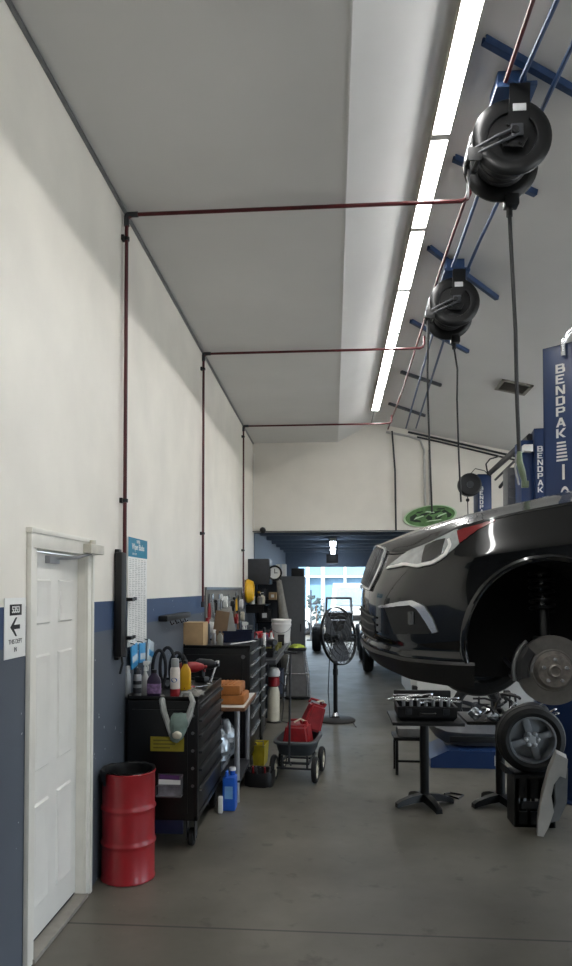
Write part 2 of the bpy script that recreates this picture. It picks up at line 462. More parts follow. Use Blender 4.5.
# ---------------------------------------------------------------- door in the left wall
d = bpy.data.objects.new('door_1', None); COL.objects.link(d); d['kind'] = 'structure'
xl = XW-0.045
b = MB()
b.box(xl-0.04, xl, D0+0.015, D1-0.015, 0.035, DZ-0.02, 0.003)
def raised(y0, y1, z0, z1):
    b.grid([[Vector((xl, y, z)) for (y, z) in ((y0, z0), (y1, z0), (y1, z1), (y0, z1))],
            [Vector((xl-0.001, y, z)) for (y, z) in ((y0+.012, z0+.012), (y1-.012, z0+.012), (y1-.012, z1-.012), (y0+.012, z1-.012))],
            [Vector((xl+0.010, y, z)) for (y, z) in ((y0+.022, z0+.022), (y1-.022, z0+.022), (y1-.022, z1-.022), (y0+.022, z1-.022))],
            [Vector((xl+0.004, y, z)) for (y, z) in ((y0+.06, z0+.06), (y1-.06, z0+.06), (y1-.06, z1-.06), (y0+.06, z1-.06))]], closed=True)
    b.box(xl+0.001, xl+0.005, y0+.058, y1-.058, z0+.058, z1-.058)
ym = (D0+D1)/2
for (ya, yb) in ((D0+0.10, ym-0.045), (ym+0.045, D1-0.10)):
    raised(ya, yb, 1.60, 1.86); raised(ya, yb, 0.86, 1.47); raised(ya, yb, 0.18, 0.72)
struct(b, 'door_panel', door_white, d)
b = MB()
for (ya, yb) in ((D0-0.075, D0+0.012), (D1-0.012, D1+0.075)):
    b.box(XW, XW+0.018, ya, yb, 0, DZ-0.004, 0.004); b.box(XW+0.002, XW+0.026, ya+(0.055 if ya > D0 else -.002), yb-(0.055 if ya < D0 else -.002), 0, DZ-0.006, 0.003)
b.box(XW, XW+0.027, D0-0.079, D1+0.079, DZ-0.012, DZ+0.078, 0.004); b.box(XW, XW+0.033, D0-0.085, D1+0.085, DZ+0.06, DZ+0.085, 0.003)
struct(b, 'door_casing', trim_white, d)
b = MB()
b.box(XW-0.2, XW+0.002, D0-0.001, D0+0.014, 0, DZ); b.box(XW-0.2, XW+0.002, D1-0.014, D1+0.001, 0, DZ); b.box(XW-0.2, XW+0.002, D0, D1, DZ-0.014, DZ)
struct(b, 'door_jamb', trim_white, d)
b = MB(); b.box(XW-0.1, XW+0.03, D0, D1, 0.0, 0.022, 0.004); struct(b, 'threshold', mat('worn_aluminium', (150, 146, 138), 0.5, 0.4), d)
b = MB(); b.box(XW-0.12, XW-0.05, D0+0.014, D1-0.014, 0.022, 0.034); struct(b, 'weather_strip', dark_gap, d)
b = MB()
b.box(XW+0.018, XW+0.075, D1-0.13, D1+0.11, DZ-0.005, DZ+0.05, 0.006)          # closer body on the head casing
b.cyl((XW+0.045, D1-0.02, DZ+0.05), (XW+0.045, D1-0.02, DZ+0.075), 0.02)
struct(b, 'door_closer', mat('aged_ivory_metal', (196, 192, 178), 0.45, 0.1), d)
b = MB(); b.tube([(XW+0.045, D1-0.05, DZ-0.005), (XW+0.02, D1-0.2, DZ-0.035), (XW-0.035, D0+0.32, DZ-0.05)], 0.008)
b.box(XW-0.047, XW-0.02, D0+0.26, D0+0.4, DZ-0.075, DZ-0.035, 0.003); struct(b, 'closer_arm', silver, d)

# ================================================================== CEILING LIGHTS
XL = 0.69
Lr = thing('ceiling_light', 'white strip light overhead, nearest one cut by the top edge', 'ceiling light', (XL, 4.02, 4.70), 0, 'row of strip lights along the ridge')
zt = ceil_z(XL+0.065)-4.70
b = MB(); b.box(-0.06, 0.06, -0.598, 0.598, 0.0, 0.046, 0.004); b.box(-0.06, -0.054, -0.59, 0.59, -0.026, 0.0); b.box(0.054, 0.06, -0.59, 0.59, -0.020, 0.0); part(b, 'housing', white_paint, Lr)
b = MB(); b.box(-0.053, 0.053, -0.568, 0.568, -0.019, -0.001); part(b, 'diffuser', lamp_emit, Lr)
for e in (-1, 1): b = MB(); b.box(-0.055, 0.055, e*0.584-0.016, e*0.584+0.016, -0.026, 0.0, 0.003); part(b, 'end_cap', white_plastic, Lr)
names = ['second strip light along the ridge, beside the near hose reel', 'third strip light along the ridge, between the two hose reels',
         'fourth strip light along the ridge, left of the smaller hose reel', 'fifth strip light along the ridge, above the second red cross pipe',
         'sixth strip light along the ridge, next to the last of the row', 'last and smallest strip light in the row, nearest the back wall']
for k, nm in enumerate(names): dup(Lr, (XL, 4.02+1.2*(k+1), 4.70), label=nm)
for k in range(5): dup(Lr, (XL, 4.02-1.2*(k+1), 4.70), label='strip light over the near end of the shop, behind the viewer')
b = MB(); b.tube([(XL, 11.83, 4.75), (XL, YB-0.01, 4.75)], 0.008); solo(b, 'electrical_conduit', grey_steel, 'thin grey conduit from the last strip light to the back wall', 'conduit')
# added pendant lights out of view over the bays, to brighten the right ceiling
lamp_emit3 = mat('added_bay_tube', (244, 248, 255), 0.4, emit=30.0, var=0.0)
for k in range(5):
    x = 4.7; y = -2.5+3.1*k; zz = ceil_z(x)-0.42
    t = thing('added_bay_light', 'added unseen strip light over the lift bays, brightening the right ceiling', 'ceiling light', (x, y, zz), 0, 'added unseen strip lights over the lift bays')
    b = MB(); b.box(-0.05, 0.05, -0.9, 0.9, -0.012, 0.012, 0.004); part(b, 'housing', white_paint, t)
    for sx in (-0.09, 0.09):
        b = MB(); b.cyl((sx, -0.88, 0), (sx, 0.88, 0), 0.03, seg=12); part(b, 'tube', lamp_emit3, t)
    for sy in (-0.88, 0.88): b = MB(); b.box(-0.12, 0.12, sy-0.015, sy+0.015, -0.035, 0.035); part(b, 'end_bracket', white_paint, t)
    for sy in (-0.6, 0.6): b = MB(); b.cyl((0, sy, 0.01), (0, sy, 0.42), 0.005); part(b, 'rod', grey_steel, t)

# ================================================================== RED AIR PIPES ON WALL AND CEILING
def pipe_run(Y, zb, xe, label, ze=None, tail=None):
    zt = ZC-0.045
    t = thing('air_pipe', label, 'pipe', (XW, Y, 0), 0, 'red air pipes')
    b = MB(); xo = XW+0.03
    pts = [(xo, Y, zb), (xo, Y, zt-0.05), (xo+0.015, Y, zt-0.015), (xo+0.05, Y, zt), (xe-0.05, Y, zt)]
    if ze: pts += [(xe-0.015, Y, zt+0.015), (xe, Y, zt+0.05), (xe, Y, ze)]
    else: pts += [(xe, Y, zt)]
    b.tube(pts, 0.0135, 10)
    part(b, 'pipe', red_pipe, t, world=True)
    b = MB()
    b.cyl((xo, Y, zt-0.01), (xo, Y, zt-0.08), 0.019); b.cyl((xo+0.005, Y, zt), (xo+0.08, Y, zt), 0.019); b.ball((xo+0.006, Y, zt-0.006), 0.021)
    part(b, 'elbow', dark_grey, t, world=True)
    b = MB(); b.cyl((xo, Y, zb-0.03), (xo, Y, zb+0.03), 0.02)
    part(b, 'pipe_end', dark_grey, t, world=True)
    for z in [z for z in (zt-0.17, 2.4) if z > zb]:
        b = MB(); b.box(XW, XW+0.02, Y-0.035, Y+0.012, z-0.018, z+0.018, 0.003); b.ring([(0.013, -.012), (0.021, -.012), (0.021, .012), (0.013, .012)], Matrix.Translation((xo, Y, z)), 16)
        b.box(XW+0.02, xo-0.012, Y-0.008, Y+0.008, z-0.008, z+0.008)
        part(b, 'clamp', black_metal, t, world=True)
    return t
pipe_run(4.88, 1.36, 0.92, 'red pipe up the wall behind the wiper chart and across the ceiling', ze=4.53)
pipe_run(7.89, 1.62, 0.99, 'red pipe up the wall above the cardboard box, second from the viewer', ze=4.53)
pipe_run(11.5, 1.5, 0.93, 'dark red pipe farthest down the wall, in front of the header', ze=4.53)

# ---- long runs below the right slope
def run(name, pxs, Z, r, m, label, cat='pipe', pts3=None, group=None):
    pts = pts3 or [at(px, py, Z=Z) for px, py in pxs]
    b = MB(); b.tube(pts, r, 10)
    return solo(b, name, m, label, cat, group)
run('air_main_pipe', [(545, -40), (533, 0), (468, 192), (441, 268), (402, 392), (388, 429)], 4.56, 0.012, red_pipe, 'long thin red air line running along the sloping ceiling past both reels')
run('blue_conduit', [(577, -55), (557, 0), (508, 110), (462, 240), (447, 283), (406, 428)], 4.56, 0.0135, blue_pipe, 'long blue pipe along the ceiling, the left one of the pair')
run('blue_conduit', [(595, -15), (572, 46), (530, 135), (480, 240), (462, 283), (416, 428)], 4.54, 0.0135, blue_pipe, 'long blue pipe along the ceiling, the right one of the pair')
def strut(p0, p1, label, m=blue_pipe):
    A = at(*p0, Z=4.62); B = at(*p1, Z=4.55)
    # follow the slope of the ceiling
    for P in (A, B): P.z = ceil_z(P.x)-0.022
    t = (B-A).normalized(); n = Vector((0, 1, 0))
    b = MB(); L = (B-A).length
    Mx = frame(A, t, (n-t*n.dot(t)))
    b.box(0, L, -0.02, 0.02, -0.02, -0.016, mtx=Mx); b.box(0, L, -0.02, -0.016, -0.02, 0.02, mtx=Mx); b.box(0, L, 0.016, 0.02, -0.02, 0.02, mtx=Mx)
    b.box(0, L, -0.02, -0.008, 0.017, 0.021, mtx=Mx); b.box(0, L, 0.008, 0.02, 0.017, 0.021, mtx=Mx)
    return solo(b, 'strut_channel', m, label, 'strut channel', 'strut channels bolted to the sloping ceiling')
strut((484, 62), (580, 104), 'blue steel channel on the ceiling above the large near reel')
strut((454, 175), (536, 200), 'short dark channel on the ceiling below the large near reel')
strut((429, 261), (497, 300), 'blue steel channel on the ceiling above the smaller far reel')
strut((411, 331), (468, 353), 'dark channel on the ceiling just below the smaller far reel')
strut((401, 379), (441, 388), 'thin dark channel crossing the pipes, first beyond the far reel', dark_grey)
strut((389, 410), (425, 418), 'thin dark channel crossing the pipes, nearest the back wall', dark_grey)

# ================================================================== HOSE REELS
def make_reel(name, label, c, dy, mount_z):
    """axle along Y, front flange at c; dy = distance between the flanges"""
    x, y, z = c; r = 0.215
    t = thing(name, label, 'hose reel', (x, y, z), 0, 'ceiling hose reels')
    RX = Matrix.Rotation(-PI/2, 4, 'X')   # lathe axis z -> +Y
    for k, (yy, nm) in enumerate(((0.0, 'near'), (dy, 'far'))):
        b = MB()
        b.ring([(r*0.60, 0.0), (r*0.62, -0.012), (r*0.80, -0.018), (r*0.95, -0.010), (r, 0.0), (r, 0.012), (r*0.95, 0.016), (r*0.62, 0.010)], Matrix.Translation((0, yy, 0)) @ RX, 48)
        b.lathe([(0.0, 0.012), (r*0.62, 0.012), (r*0.62, 0.004), (0, 0.004)], Matrix.Translation((0, yy, 0)) @ RX, 40)
        part(b, 'flange', black_metal, t)
    b = MB()
    for k in range(5):
        for q in range(2):
            yy = 0.04+(dy-0.06)*(k+0.5)/5
            b.ring([(0.135-q*0.02+0.014*math.cos(a), 0.022*math.sin(a)) for a in [2*PI*i/8 for i in range(8)]], Matrix.Translation((0, yy, 0)) @ RX, 32)
    b.lathe([(0.08, 0.02), (0.12, 0.02), (0.12, dy), (0.08, dy)], RX, 28)
    part(b, 'wound_hose', hose_black, t)
    b = MB()     # side plate carrying the axle, up to the mount
    b.prism([(-0.055, -0.075), (0.045, -0.085), (0.075, -0.03), (0.085, 0.14), (0.09, 0.27), (-0.02, 0.27), (-0.025, 0.12), (-0.05, 0.05), (-0.085, 0.0)], lambda u, v, w: Vector((u, w, v)), -0.045, -0.033)
    b.prism([(-0.06, -0.07), (0.06, -0.07), (0.09, 0.27), (-0.03, 0.27)], lambda u, v, w: Vector((u, w, v)), dy+0.03, dy+0.042)
    b.cyl((0, -0.075, 0), (0, dy+0.045, 0), 0.02, seg=12)
    for (u, v) in ((-0.035, 0.04), (0.045, 0.03), (-0.03, -0.05), (0.03, -0.06)): b.cyl((u, -0.045, v), (u, -0.056, v), 0.008, seg=8)
    part(b, 'support_plate', black_metal, t)
    b = MB(); b.box(-0.005, 0.065, -0.049, -0.0445, 0.115, 0.155); part(b, 'maker_plate', mat('pale_label', (170, 172, 174), 0.4), t)
    b = MB()
    hz = mount_z-z
    b.box(-0.09, 0.13, -0.04, dy+0.06, 0.255, 0.285, 0.006); b.box(-0.06, 0.10, 0.06, dy, 0.285, hz+0.012, 0.006)
    part(b, 'ceiling_mount', blue_pipe, t)
    b = MB()     # guide arm, two rails down to the roller mouth
    for o in (-0.02, 0.022):
        b.tube([(0.02, -0.06, o), (-0.10, -0.065, -0.055+o), (-0.205, -0.05, -0.10+o*0.8)], 0.009, 8)
    b.box(-0.02, 0.045, -0.066, -0.056, -0.03, 0.035, 0.003)
    part(b, 'guide_arm', dark_grey, t)
    b = MB()
    for (p, q) in (((-0.23, -0.05, -0.10), (-0.23, 0.07, -0.10)), ((-0.19, -0.05, -0.135), (-0.19, 0.07, -0.135))): b.cyl(p, q, 0.014, seg=12)
    b.box(-0.25, -0.175, -0.06, -0.05, -0.155, -0.08, 0.004); b.box(-0.25, -0.175, 0.07, 0.08, -0.155, -0.08, 0.004)
    part(b, 'hose_guide', black_plastic, t)
    b = MB(); b.tube([(0.12, dy-0.02, 0.30), (-0.03, dy-0.08, 0.30), (-0.1, dy*0.5, 0.22), (-0.20, dy*.4, 0.08), (-0.228, 0.12, -0.03), (-0.222, 0.07, -0.15), (-0.222, 0.1, -0.28)], 0.009)
    part(b, 'feed_line', silver, t)
    b = MB(); b.box(0.02, 0.10, dy-0.03, dy+0.05, -0.245, -0.18, 0.008); b.cyl((0.05, dy+0.01, -0.25), (0.05, dy+0.01, -0.30), 0.018, seg=10)
    part(b, 'hose_stop', black_plastic, t)
    return t
pr1 = at(512, 137, Y=4.0); pr2 = at(454.5, 302, Y=6.3)
make_reel('hose_reel', 'large black hose reel hanging from the ceiling nearest the viewer', pr1, 0.27, ceil_z(pr1.x)-0.045)
make_reel('hose_reel', 'smaller black hose reel on the ceiling, farther down the row', pr2, 0.33, ceil_z(pr2.x)-0.045)
def hose(top, pxs, r, label, fit=None, m=hose_black):
    pts = [top]+[at(px, py, Y=top.y) for px, py in pxs]
    t = thing('air_hose', label, 'hose', pts[-1], 0, 'hoses hanging from the reels')
    b = MB(); b.tube(pts, r, 8); part(b, 'hose', m, t, world=True)
    if fit:
        E = pts[-1]; b = MB()
        b.tube([E+Vector((0, 0, 0.06)), E, E+Vector((0.015, 0, -0.06)), E+Vector((0.03, 0, -0.13))], [0.014, 0.018, 0.02, 0.014], 10)
        b.box(E.x+0.01, E.x+0.05, E.y-0.012, E.y+0.012, E.z-0.15, E.z-0.11, 0.004)
        part(b, 'coupling', fit, t, world=True, label='pale green metal coupling')
        b = MB(); b.tube([E+Vector((-0.01, 0.015, 0.05)), E+Vector((-0.02, 0.02, -0.03)), E+Vector((0.0, 0.02, -0.13))], 0.006); part(b, 'trigger', silver, t, world=True)
    return t
hose(pr1+Vector((0.05, 0.28, -0.29)), [(515.5, 330), (517, 400), (519.5, 462)], 0.0115, 'thick black hose hanging from the near reel in front of the blue posts', mat('pale_green_metal', (112, 126, 102), 0.4, 0.4))
hose(pr2+Vector((0.05, 0.34, -0.29)), [(457.5, 370), (457, 400), (459, 460), (461, 502)], 0.0085, 'black hose hanging under the far reel, right one of its two')
hose(pr2+Vector((-0.215, 0.03, -0.12)), [(427.5, 370), (428, 400), (430, 460), (432, 512)], 0.0085, 'black hose hanging left of the far reel, over the green oval sign')

# ceiling vent on the right slope
V0 = at(497, 384, Z=4.45); Vc = Vector((V0.x+0.21, V0.y, 0)); 
t = thing('ceiling_vent', 'grey louvred vent in the sloping ceiling left of the blue posts', 'vent', (Vc.x, Vc.y, ceil_z(Vc.x)-0.012))
Mv = Matrix.Rotation(math.atan(SL), 4, 'Y')
b = MB(); b.box(-0.2, 0.2, -0.22, -0.18, -0.012, 0.01, mtx=Mv); b.box(-0.2, 0.2, 0.18, 0.22, -0.012, 0.01, mtx=Mv); b.box(-0.2, -0.16, -0.22, 0.22, -0.012, 0.01, mtx=Mv); b.box(0.16, 0.2, -0.22, 0.22, -0.012, 0.01, mtx=Mv)
part(b, 'frame', mat('vent_grey', (122, 118, 110), 0.6), t)
b = MB()
for k in range(10): b.box(-0.16, 0.16, -0.012, 0.012, -0.002, 0.002, mtx=Mv @ Matrix.Translation((0, -0.16+k*0.035, 0)) @ Matrix.Rotation(0.7, 4, 'X'))
part(b, 'louvre', mat('vent_slat', (96, 92, 84), 0.6), t)
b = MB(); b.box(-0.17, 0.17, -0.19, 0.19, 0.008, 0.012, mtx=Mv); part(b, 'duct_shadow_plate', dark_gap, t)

# pipes along the top of the back wall
def wall_pipe(pxs, Y, r, m, label, name='wall_conduit'):
    b = MB(); b.tube([at(px, py, Y=Y) for px, py in pxs], r, 8); return solo(b, name, m, label, 'conduit')
wall_pipe([(408, 432), (440, 439), (500, 453), (560, 466)], YB-0.03, 0.02, dark_grey, 'dark pipe sloping along the top of the back wall, upper one')
wall_pipe([(417, 437), (440, 442), (500, 456.5), (560, 470)], YB-0.03, 0.016, dark_grey, 'dark pipe sloping along the top of the back wall, lower one')
wall_pipe([(392, 431), (395, 470), (396, 531)], YB-0.03, 0.016, dark_grey, 'dark pipe running straight down the header beside the opening')
wall_pipe([(386, 432), (408, 436), (420, 440), (424, 450), (425, 505), (425, 560)], YB-0.02, 0.022, mat('pale_conduit', (176, 174, 170), 0.5), 'pale conduit bending down the back wall, left of the pair')
wall_pipe([(429, 450), (430, 505), (430, 560)], YB-0.02, 0.018, MATS['pale_conduit'], 'pale conduit straight down the back wall, right of the pair')
# security camera
P = at(262.5, 530, Y=YB-0.06)
t = thing('security_camera', 'small black dome camera on the header at its left end', 'camera', (P.x, YB, P.z))
b = MB(); b.ball((0, -0.06, 0), 0.05); part(b, 'lens_dome', black_plastic, t)
b = MB(); b.cyl((0, 0, 0), (0, -0.04, 0), 0.055); part(b, 'mount', black_plastic, t)
b = MB(); b.tube([(-0.03, -0.012, 0.0), (-0.15, -0.012, 0.01), (-0.17, -0.012, 0.25), (-0.16, -0.012, 1.4)], 0.006); part(b, 'cable', white_plastic, t)

# ================================================================== ON THE LEFT WALL
xw = XW
# arrow sign beside the door
t = thing('wall_sign', 'small white sign with black left arrow beside the door frame', 'sign', (xw, 3.228, 1.48))
b = MB(); b.box(0.001, 0.005, -0.112, 0.112, 0.0, 0.275, 0.0015); part(b, 'panel', paper_white, t)
b = MB(); b.box(0.005, 0.0062, -0.062, 0.062, 0.195, 0.245, 0.0005); part(b, 'badge', ink, t, label='dark rounded badge')
part(text_mesh('5353', 0.042, frame((0.0064, 0, 0.22), (0, 1, 0), (0, 0, 1)), 0.0004, bold=0.001), 'badge_lettering', paper_white, t)
b = MB()
fn = lambda u, v, w: Vector((w, u, v))
b.prism([(-0.055, 0.142), (0.0, 0.185), (0.015, 0.185), (-0.018, 0.152), (0.045, 0.152), (0.045, 0.132), (-0.018, 0.132), (0.015, 0.099), (0.0, 0.099)], fn, 0.005, 0.0062)
part(b, 'arrow', ink, t)
part(text_mesh('THIS DEPT', 0.030, frame((0.0055, 0, 0.075), (0, 1, 0), (0, 0, 1)), 0.0004), 'lettering', ink, t)
part(text_mesh('IN', 0.030, frame((0.0055, 0, 0.038), (0, 1, 0), (0, 0, 1)), 0.0004), 'lettering', ink, t)

# wiper size chart
t = thing('wall_chart', 'tall white wiper size chart with teal heading hung on the wall', 'chart', (xw, 5.30, 1.38))
b = MB(); b.box(0.002, 0.010, -0.26, 0.26, 0, 0.785, 0.002); part(b, 'sheet', paper_white, t)
b = MB(); b.box(0.010, 0.0112, -0.26, 0.26, 0.645, 0.785); part(b, 'heading', teal_print, t, label='teal printed heading')
part(text_mesh('WIPER', 0.034, frame((0.0114, 0, 0.76), (0, 1, 0), (0, 0, 1)), 0.0004, bold=.0008), 'lettering', paper_white, t)
part(text_mesh('Wiper Blades', 0.062, frame((0.0114, 0, 0.72), (0, 1, 0), (0, 0, 1)), 0.0004, bold=.0012), 'lettering', paper_white, t)
part(text_mesh('size chart', 0.03, frame((0.0114, -0.1, 0.67), (0, 1, 0), (0, 0, 1)), 0.0004), 'lettering', paper_white, t)
b = MB()
for c in range(6):
    y = -0.235+c*0.08
    for k in range(46):
        L = R.uniform(0.025, 0.062); z = 0.625-k*0.0132
        b.box(0.010, 0.0106, y, y+L, z, z+0.005)
part(b, 'printed_rows', mat('pale_print', (176, 176, 174), 0.6), t)
# wiper packets clipped under it
for k, (y, dz, rot, m, lab) in enumerate(((5.10, 0, 0.12, blue_pack, 'blue wiper packet hanging under the chart, left one'), (5.28, 0.02, -0.05, blue_pack, 'blue wiper packet hanging under the chart, middle one'), (5.50, 0.0, -0.25, clear_pack, 'clear wiper packet hanging under the chart, right one'))):
    t = thing('wiper_packet', lab, 'packet', (xw+0.03+0.012*k, y, 1.395), 0, 'wiper packets under the chart')
    M = Matrix.Rotation(rot, 4, 'X')
    b = MB(); b.box(0, 0.012, -0.075, 0.085, -0.165+dz, 0.0, 0.004, M); part(b, 'card', m, t)
    b = MB(); b.box(0.012, 0.016, -0.06, 0.07, -0.12, -0.075, 0.001, M); part(b, 'window_strip', clear_pack if m == blue_pack else blue_pack, t)
    b = MB(); b.tube([(-0.03-0.012*k, 0, 0.012), (0.006, 0, 0.006), (0.012, 0, -0.004)], 0.004); part(b, 'hook', black_metal, t)
# dark strip lamp on the wall
t = thing('work_lamp', 'long black bar lamp fixed upright on the wall left of the chart', 'work lamp', (xw, 4.78, 1.34))
b = MB(); b.box(0.004, 0.06, -0.06, 0.06, 0.0, 0.70, 0.016); part(b, 'body', black_plastic, t)
b = MB(); b.box(0.0, 0.03, -0.03, 0.03, 0.66, 0.72, 0.004); b.box(0.0, 0.03, -0.03, 0.03, -0.02, 0.05, 0.004); part(b, 'wall_bracket', black_metal, t)
b = MB(); b.tube([(0.03, 0.03, 0.02), (0.035, 0.05, -0.05), (0.02, 0.04, -0.12)], 0.008); part(b, 'cord', black_plastic, t)
for k, (y, z, lab) in enumerate(((5.03, 1.72, 'short black hook on the left edge of the chart, upper one'), (5.0, 1.45, 'short black clip on the left edge of the chart, lower one'))):
    b = MB(); b.box(xw, xw+0.05, y-0.02, y+0.06, z-0.012, z+0.012, 0.004); b.box(xw+0.04, xw+0.052, y+0.04, y+0.1, z-0.008, z+0.016, 0.003)
    solo(b, 'wall_hook', black_metal, lab, 'hook')
# black bar above second cabinet
P0, P1 = at(164, 620, X=xw+0.05), at(188, 615, X=xw+0.05)
t = thing('wall_rack', 'short black tool rack on the wall above the near tool cart', 'rack', (xw, (P0.y+P1.y)/2, P1.z-0.02))
L = (P1.y-P0.y)/2
b = MB(); b.box(0, 0.08, -L, L, 0, 0.05, 0.012); part(b, 'rail', black_plastic, t)
for k in range(4): b = MB(); b.tube([(0.075, -L+0.12+k*0.2, 0.0), (0.09, -L+0.12+k*0.2, -0.03), (0.11, -L+0.12+k*0.2, -0.015)], 0.006); part(b, 'hook', black_metal, t)

# ================================================================== RED DRUM
t = thing('oil_drum', 'open red steel drum standing on the floor beside the white door', 'drum', (-1.279, 4.50, 0))
r = 0.163; h = 0.665
b = MB()
prof = [(r-0.004, 0.0), (r+0.003, 0.004), (r+0.003, 0.014), (r, 0.02)]
for zc in (h*0.345, h*0.665):
    prof += [(r, zc-0.03), (r+0.001, zc-0.014), (r+0.008, zc-0.004), (r+0.008, zc+0.004), (r+0.001, zc+0.014), (r, zc+0.03)]
prof += [(r, h-0.02), (r+0.004, h-0.012), (r+0.006, h-0.004), (r+0.002, h), (r-0.006, h-0.002), (r-0.006, 0.02), (0.0, 0.02)]
b.lathe_open(prof, seg=48); b.lathe([(0, 0.012), (r-0.004, 0.012), (r-0.004, 0.004), (0, 0.004)], seg=40)
part(b, 'shell', [red_drum], t)
b = MB(); rows = []
for i, (q, z) in enumerate(((r+0.011, h-0.05), (r+0.012, h-0.004), (r+0.004, h+0.01), (r-0.012, h+0.004), (r-0.02, h-0.10), (r-0.04, h-0.25), (0.06, h-0.33), (0.001, h-0.34))):
    rows.append([Vector(((q+R.uniform(-.003, .003)*(i > 2))*math.cos(a), (q+R.uniform(-.003, .003)*(i > 2))*math.sin(a), z+(R.uniform(-.03, .012) if i == 0 else R.uniform(-.004, .004)))) for a in [2*PI*k/40 for k in range(40)]])
# liner covers the wall side half of the rim, hangs inside
b.grid(rows[2:], closed=True)
b.grid([[row[k] for k in range(13, 27)] for row in rows[:3]])
part(b, 'bin_liner', black_plastic, t)

# ================================================================== NEAR TOOL CART
def caster(parent, x, y, h, r=0.06, brake=True):
    b = MB(); b.box(x-0.045, x+0.045, y-0.045, y+0.045, h-0.008, h)
    b.box(x-0.032, x-0.026, y-0.03, y+0.05, r*0.8, h-0.006); b.box(x+0.026, x+0.032, y-0.03, y+0.05, r*0.8, h-0.006)
    b.cyl((x-0.035, y+0.02, r), (x+0.035, y+0.02, r), 0.01)
    c = part(b, 'caster', dark_grey, parent)
    b = MB(); b.lathe([(0.02, -0.02), (r-0.008, -0.02), (r, -0.012), (r, 0.012), (r-0.008, 0.02), (0.02, 0.02)], Matrix.Translation((x, y+0.02, r)) @ Matrix.Rotation(PI/2, 4, 'Y'), 24)
    part(b, 'wheel', rubber, c)

def drawer_cabinet(name, label, x0, x1, y0, y1, z0, z1, rows, handle=silver, cast=True, body=black_metal, group=None, front=black_metal, drop=0.03):
    """cabinet against the left wall, drawers on the +X face; y0 is the end turned to the viewer"""
    cx, cy = (x0+x1)/2, (y0+y1)/2
    t = thing(name, label, 'tool cabinet', (cx, cy, 0), 0, group)
    hx, hy = (x1-x0)/2, (y1-y0)/2
    b = MB()
    b.box(-hx, hx-0.02, -hy, hy, z0, z1-0.03, 0.008)
    b.box(hx-0.03, hx, -hy, -hy+0.035, z0, z1-0.03, 0.006); b.box(hx-0.03, hx, hy-0.035, hy, z0, z1-0.03, 0.006)
    b.box(hx-0.03, hx, -hy, hy, z0, z0+0.035, 0.004); b.box(hx-0.03, hx, -hy, hy, z1-0.06, z1-0.03, 0.004)
    b.box(-hx+0.03, hx-0.07, -hy-0.006, -hy+0.005, z0+0.05, z1-0.09, 0.005)
    part(b, 'body', body, t)
    b = MB()     # top tray with a raised lip
    b.box(-hx, hx, -hy, hy, z1-0.03, z1-0.018); b.box(-hx, -hx+0.012, -hy, hy, z1-0.03, z1+0.012, 0.003); b.box(hx-0.012, hx, -hy, hy, z1-0.03, z1, 0.003)
    b.box(-hx, hx, -hy, -hy+0.012, z1-0.03, z1, 0.003); b.box(-hx, hx, hy-0.012, hy, z1-0.03, z1, 0.003)
    part(b, 'top_tray', black_metal, t)
    z = z1-0.068; tot = sum(rows); avail = z-(z0+0.042)
    for q in rows:
        dh = avail*q/tot
        b = MB(); b.box(hx-0.02, hx-0.001, -hy+0.04, hy-0.04, z-dh+0.006, z, 0.004); dr = part(b, 'drawer', front, t)
        b = MB(); b.box(hx-0.001, hx+0.022, -hy+0.045, hy-0.045, z-0.016-drop*0.2, z-0.004, 0.004); part(b, 'handle', handle, dr)
        z -= dh
    if cast:
        for sx in (-1, 1):
            for sy in (-1, 1): caster(t, sx*(hx-0.06), sy*(hy-0.09), z0)
    return t
CX0, CX1, CY0, CY1, CZ = -1.425, -0.93, 4.97, 6.03, 1.05
cart = drawer_cabinet('tool_cart', 'black tool cart with long drawers behind the red drum', CX0, CX1, CY0, CY1, 0.20, CZ, [1, 1.1, 1.2, 1.3, 1.4, 1.9], handle=mat('drawer_pull_grey', (62, 64, 66), 0.35, 0.5))
c0 = Vector(((CX0+CX1)/2, (CY0+CY1)/2, 0))
# low skirt, corner latches, label and holder on the end panel
b = MB(); b.box(CX0+0.03, CX1-0.1, CY0-0.003, CY0+0.02, 0.11, 0.205, 0.006); part(b, 'skirt', navy, cart, world=True)
for z in (0.44, 0.56, 0.68, 0.80, 0.92):
    b = MB(); b.cyl((CX1-0.035, CY0-0.006, z), (CX1-0.035, CY0+0.01, z), 0.011, seg=12); part(b, 'latch', grey_steel, cart, world=True)
A, B = at(150.5, 751, Y=CY0-0.008), at(184, 737, Y=CY0-0.008)
b = MB(); b.box(A.x, B.x, CY0-0.0095, CY0-0.005, A.z, B.z); lb = part(b, 'warning_label', olive_label, cart, world=True, label='dull yellow label')
b = MB()
for k in range(3): b.box(A.x+0.02, A.x+0.02+(B.x-A.x)*(0.8-0.15*k), CY0-0.0105, CY0-0.0094, B.z-0.03-k*0.025, B.z-0.02-k*0.025)
part(b, 'printed_lines', mat('olive_ink', (96, 88, 26), 0.5), lb, world=True)
b = MB(); b.tube([(CX1-0.02, CY0+0.1, CZ-0.1), (CX1+0.05, CY0+0.1, CZ-0.08), (CX1+0.05, CY1-0.1, CZ-0.08), (CX1-0.02, CY1-0.1, CZ-0.1)], 0.009) if False else b.box(CX1-0.012, CX1+0.002, CY0+0.05, CY1-0.05, CZ-0.058, CZ-0.05)
part(b, 'trim_strip', grey_steel, cart, world=True)
A, B = at(157, 796, Y=CY0-0.04), at(182, 774, Y=CY0-0.04)
t = thing('document_holder', 'wire holder of papers hooked low on the end of the near tool cart', 'holder', (A.x, CY0-0.04, A.z))
w, h = B.x-A.x, B.z-A.z
b = MB(); b.box(0, w, 0.028, 0.032, 0, h*0.95); b.box(0, w, -0.032, 0.032, 0, 0.006)
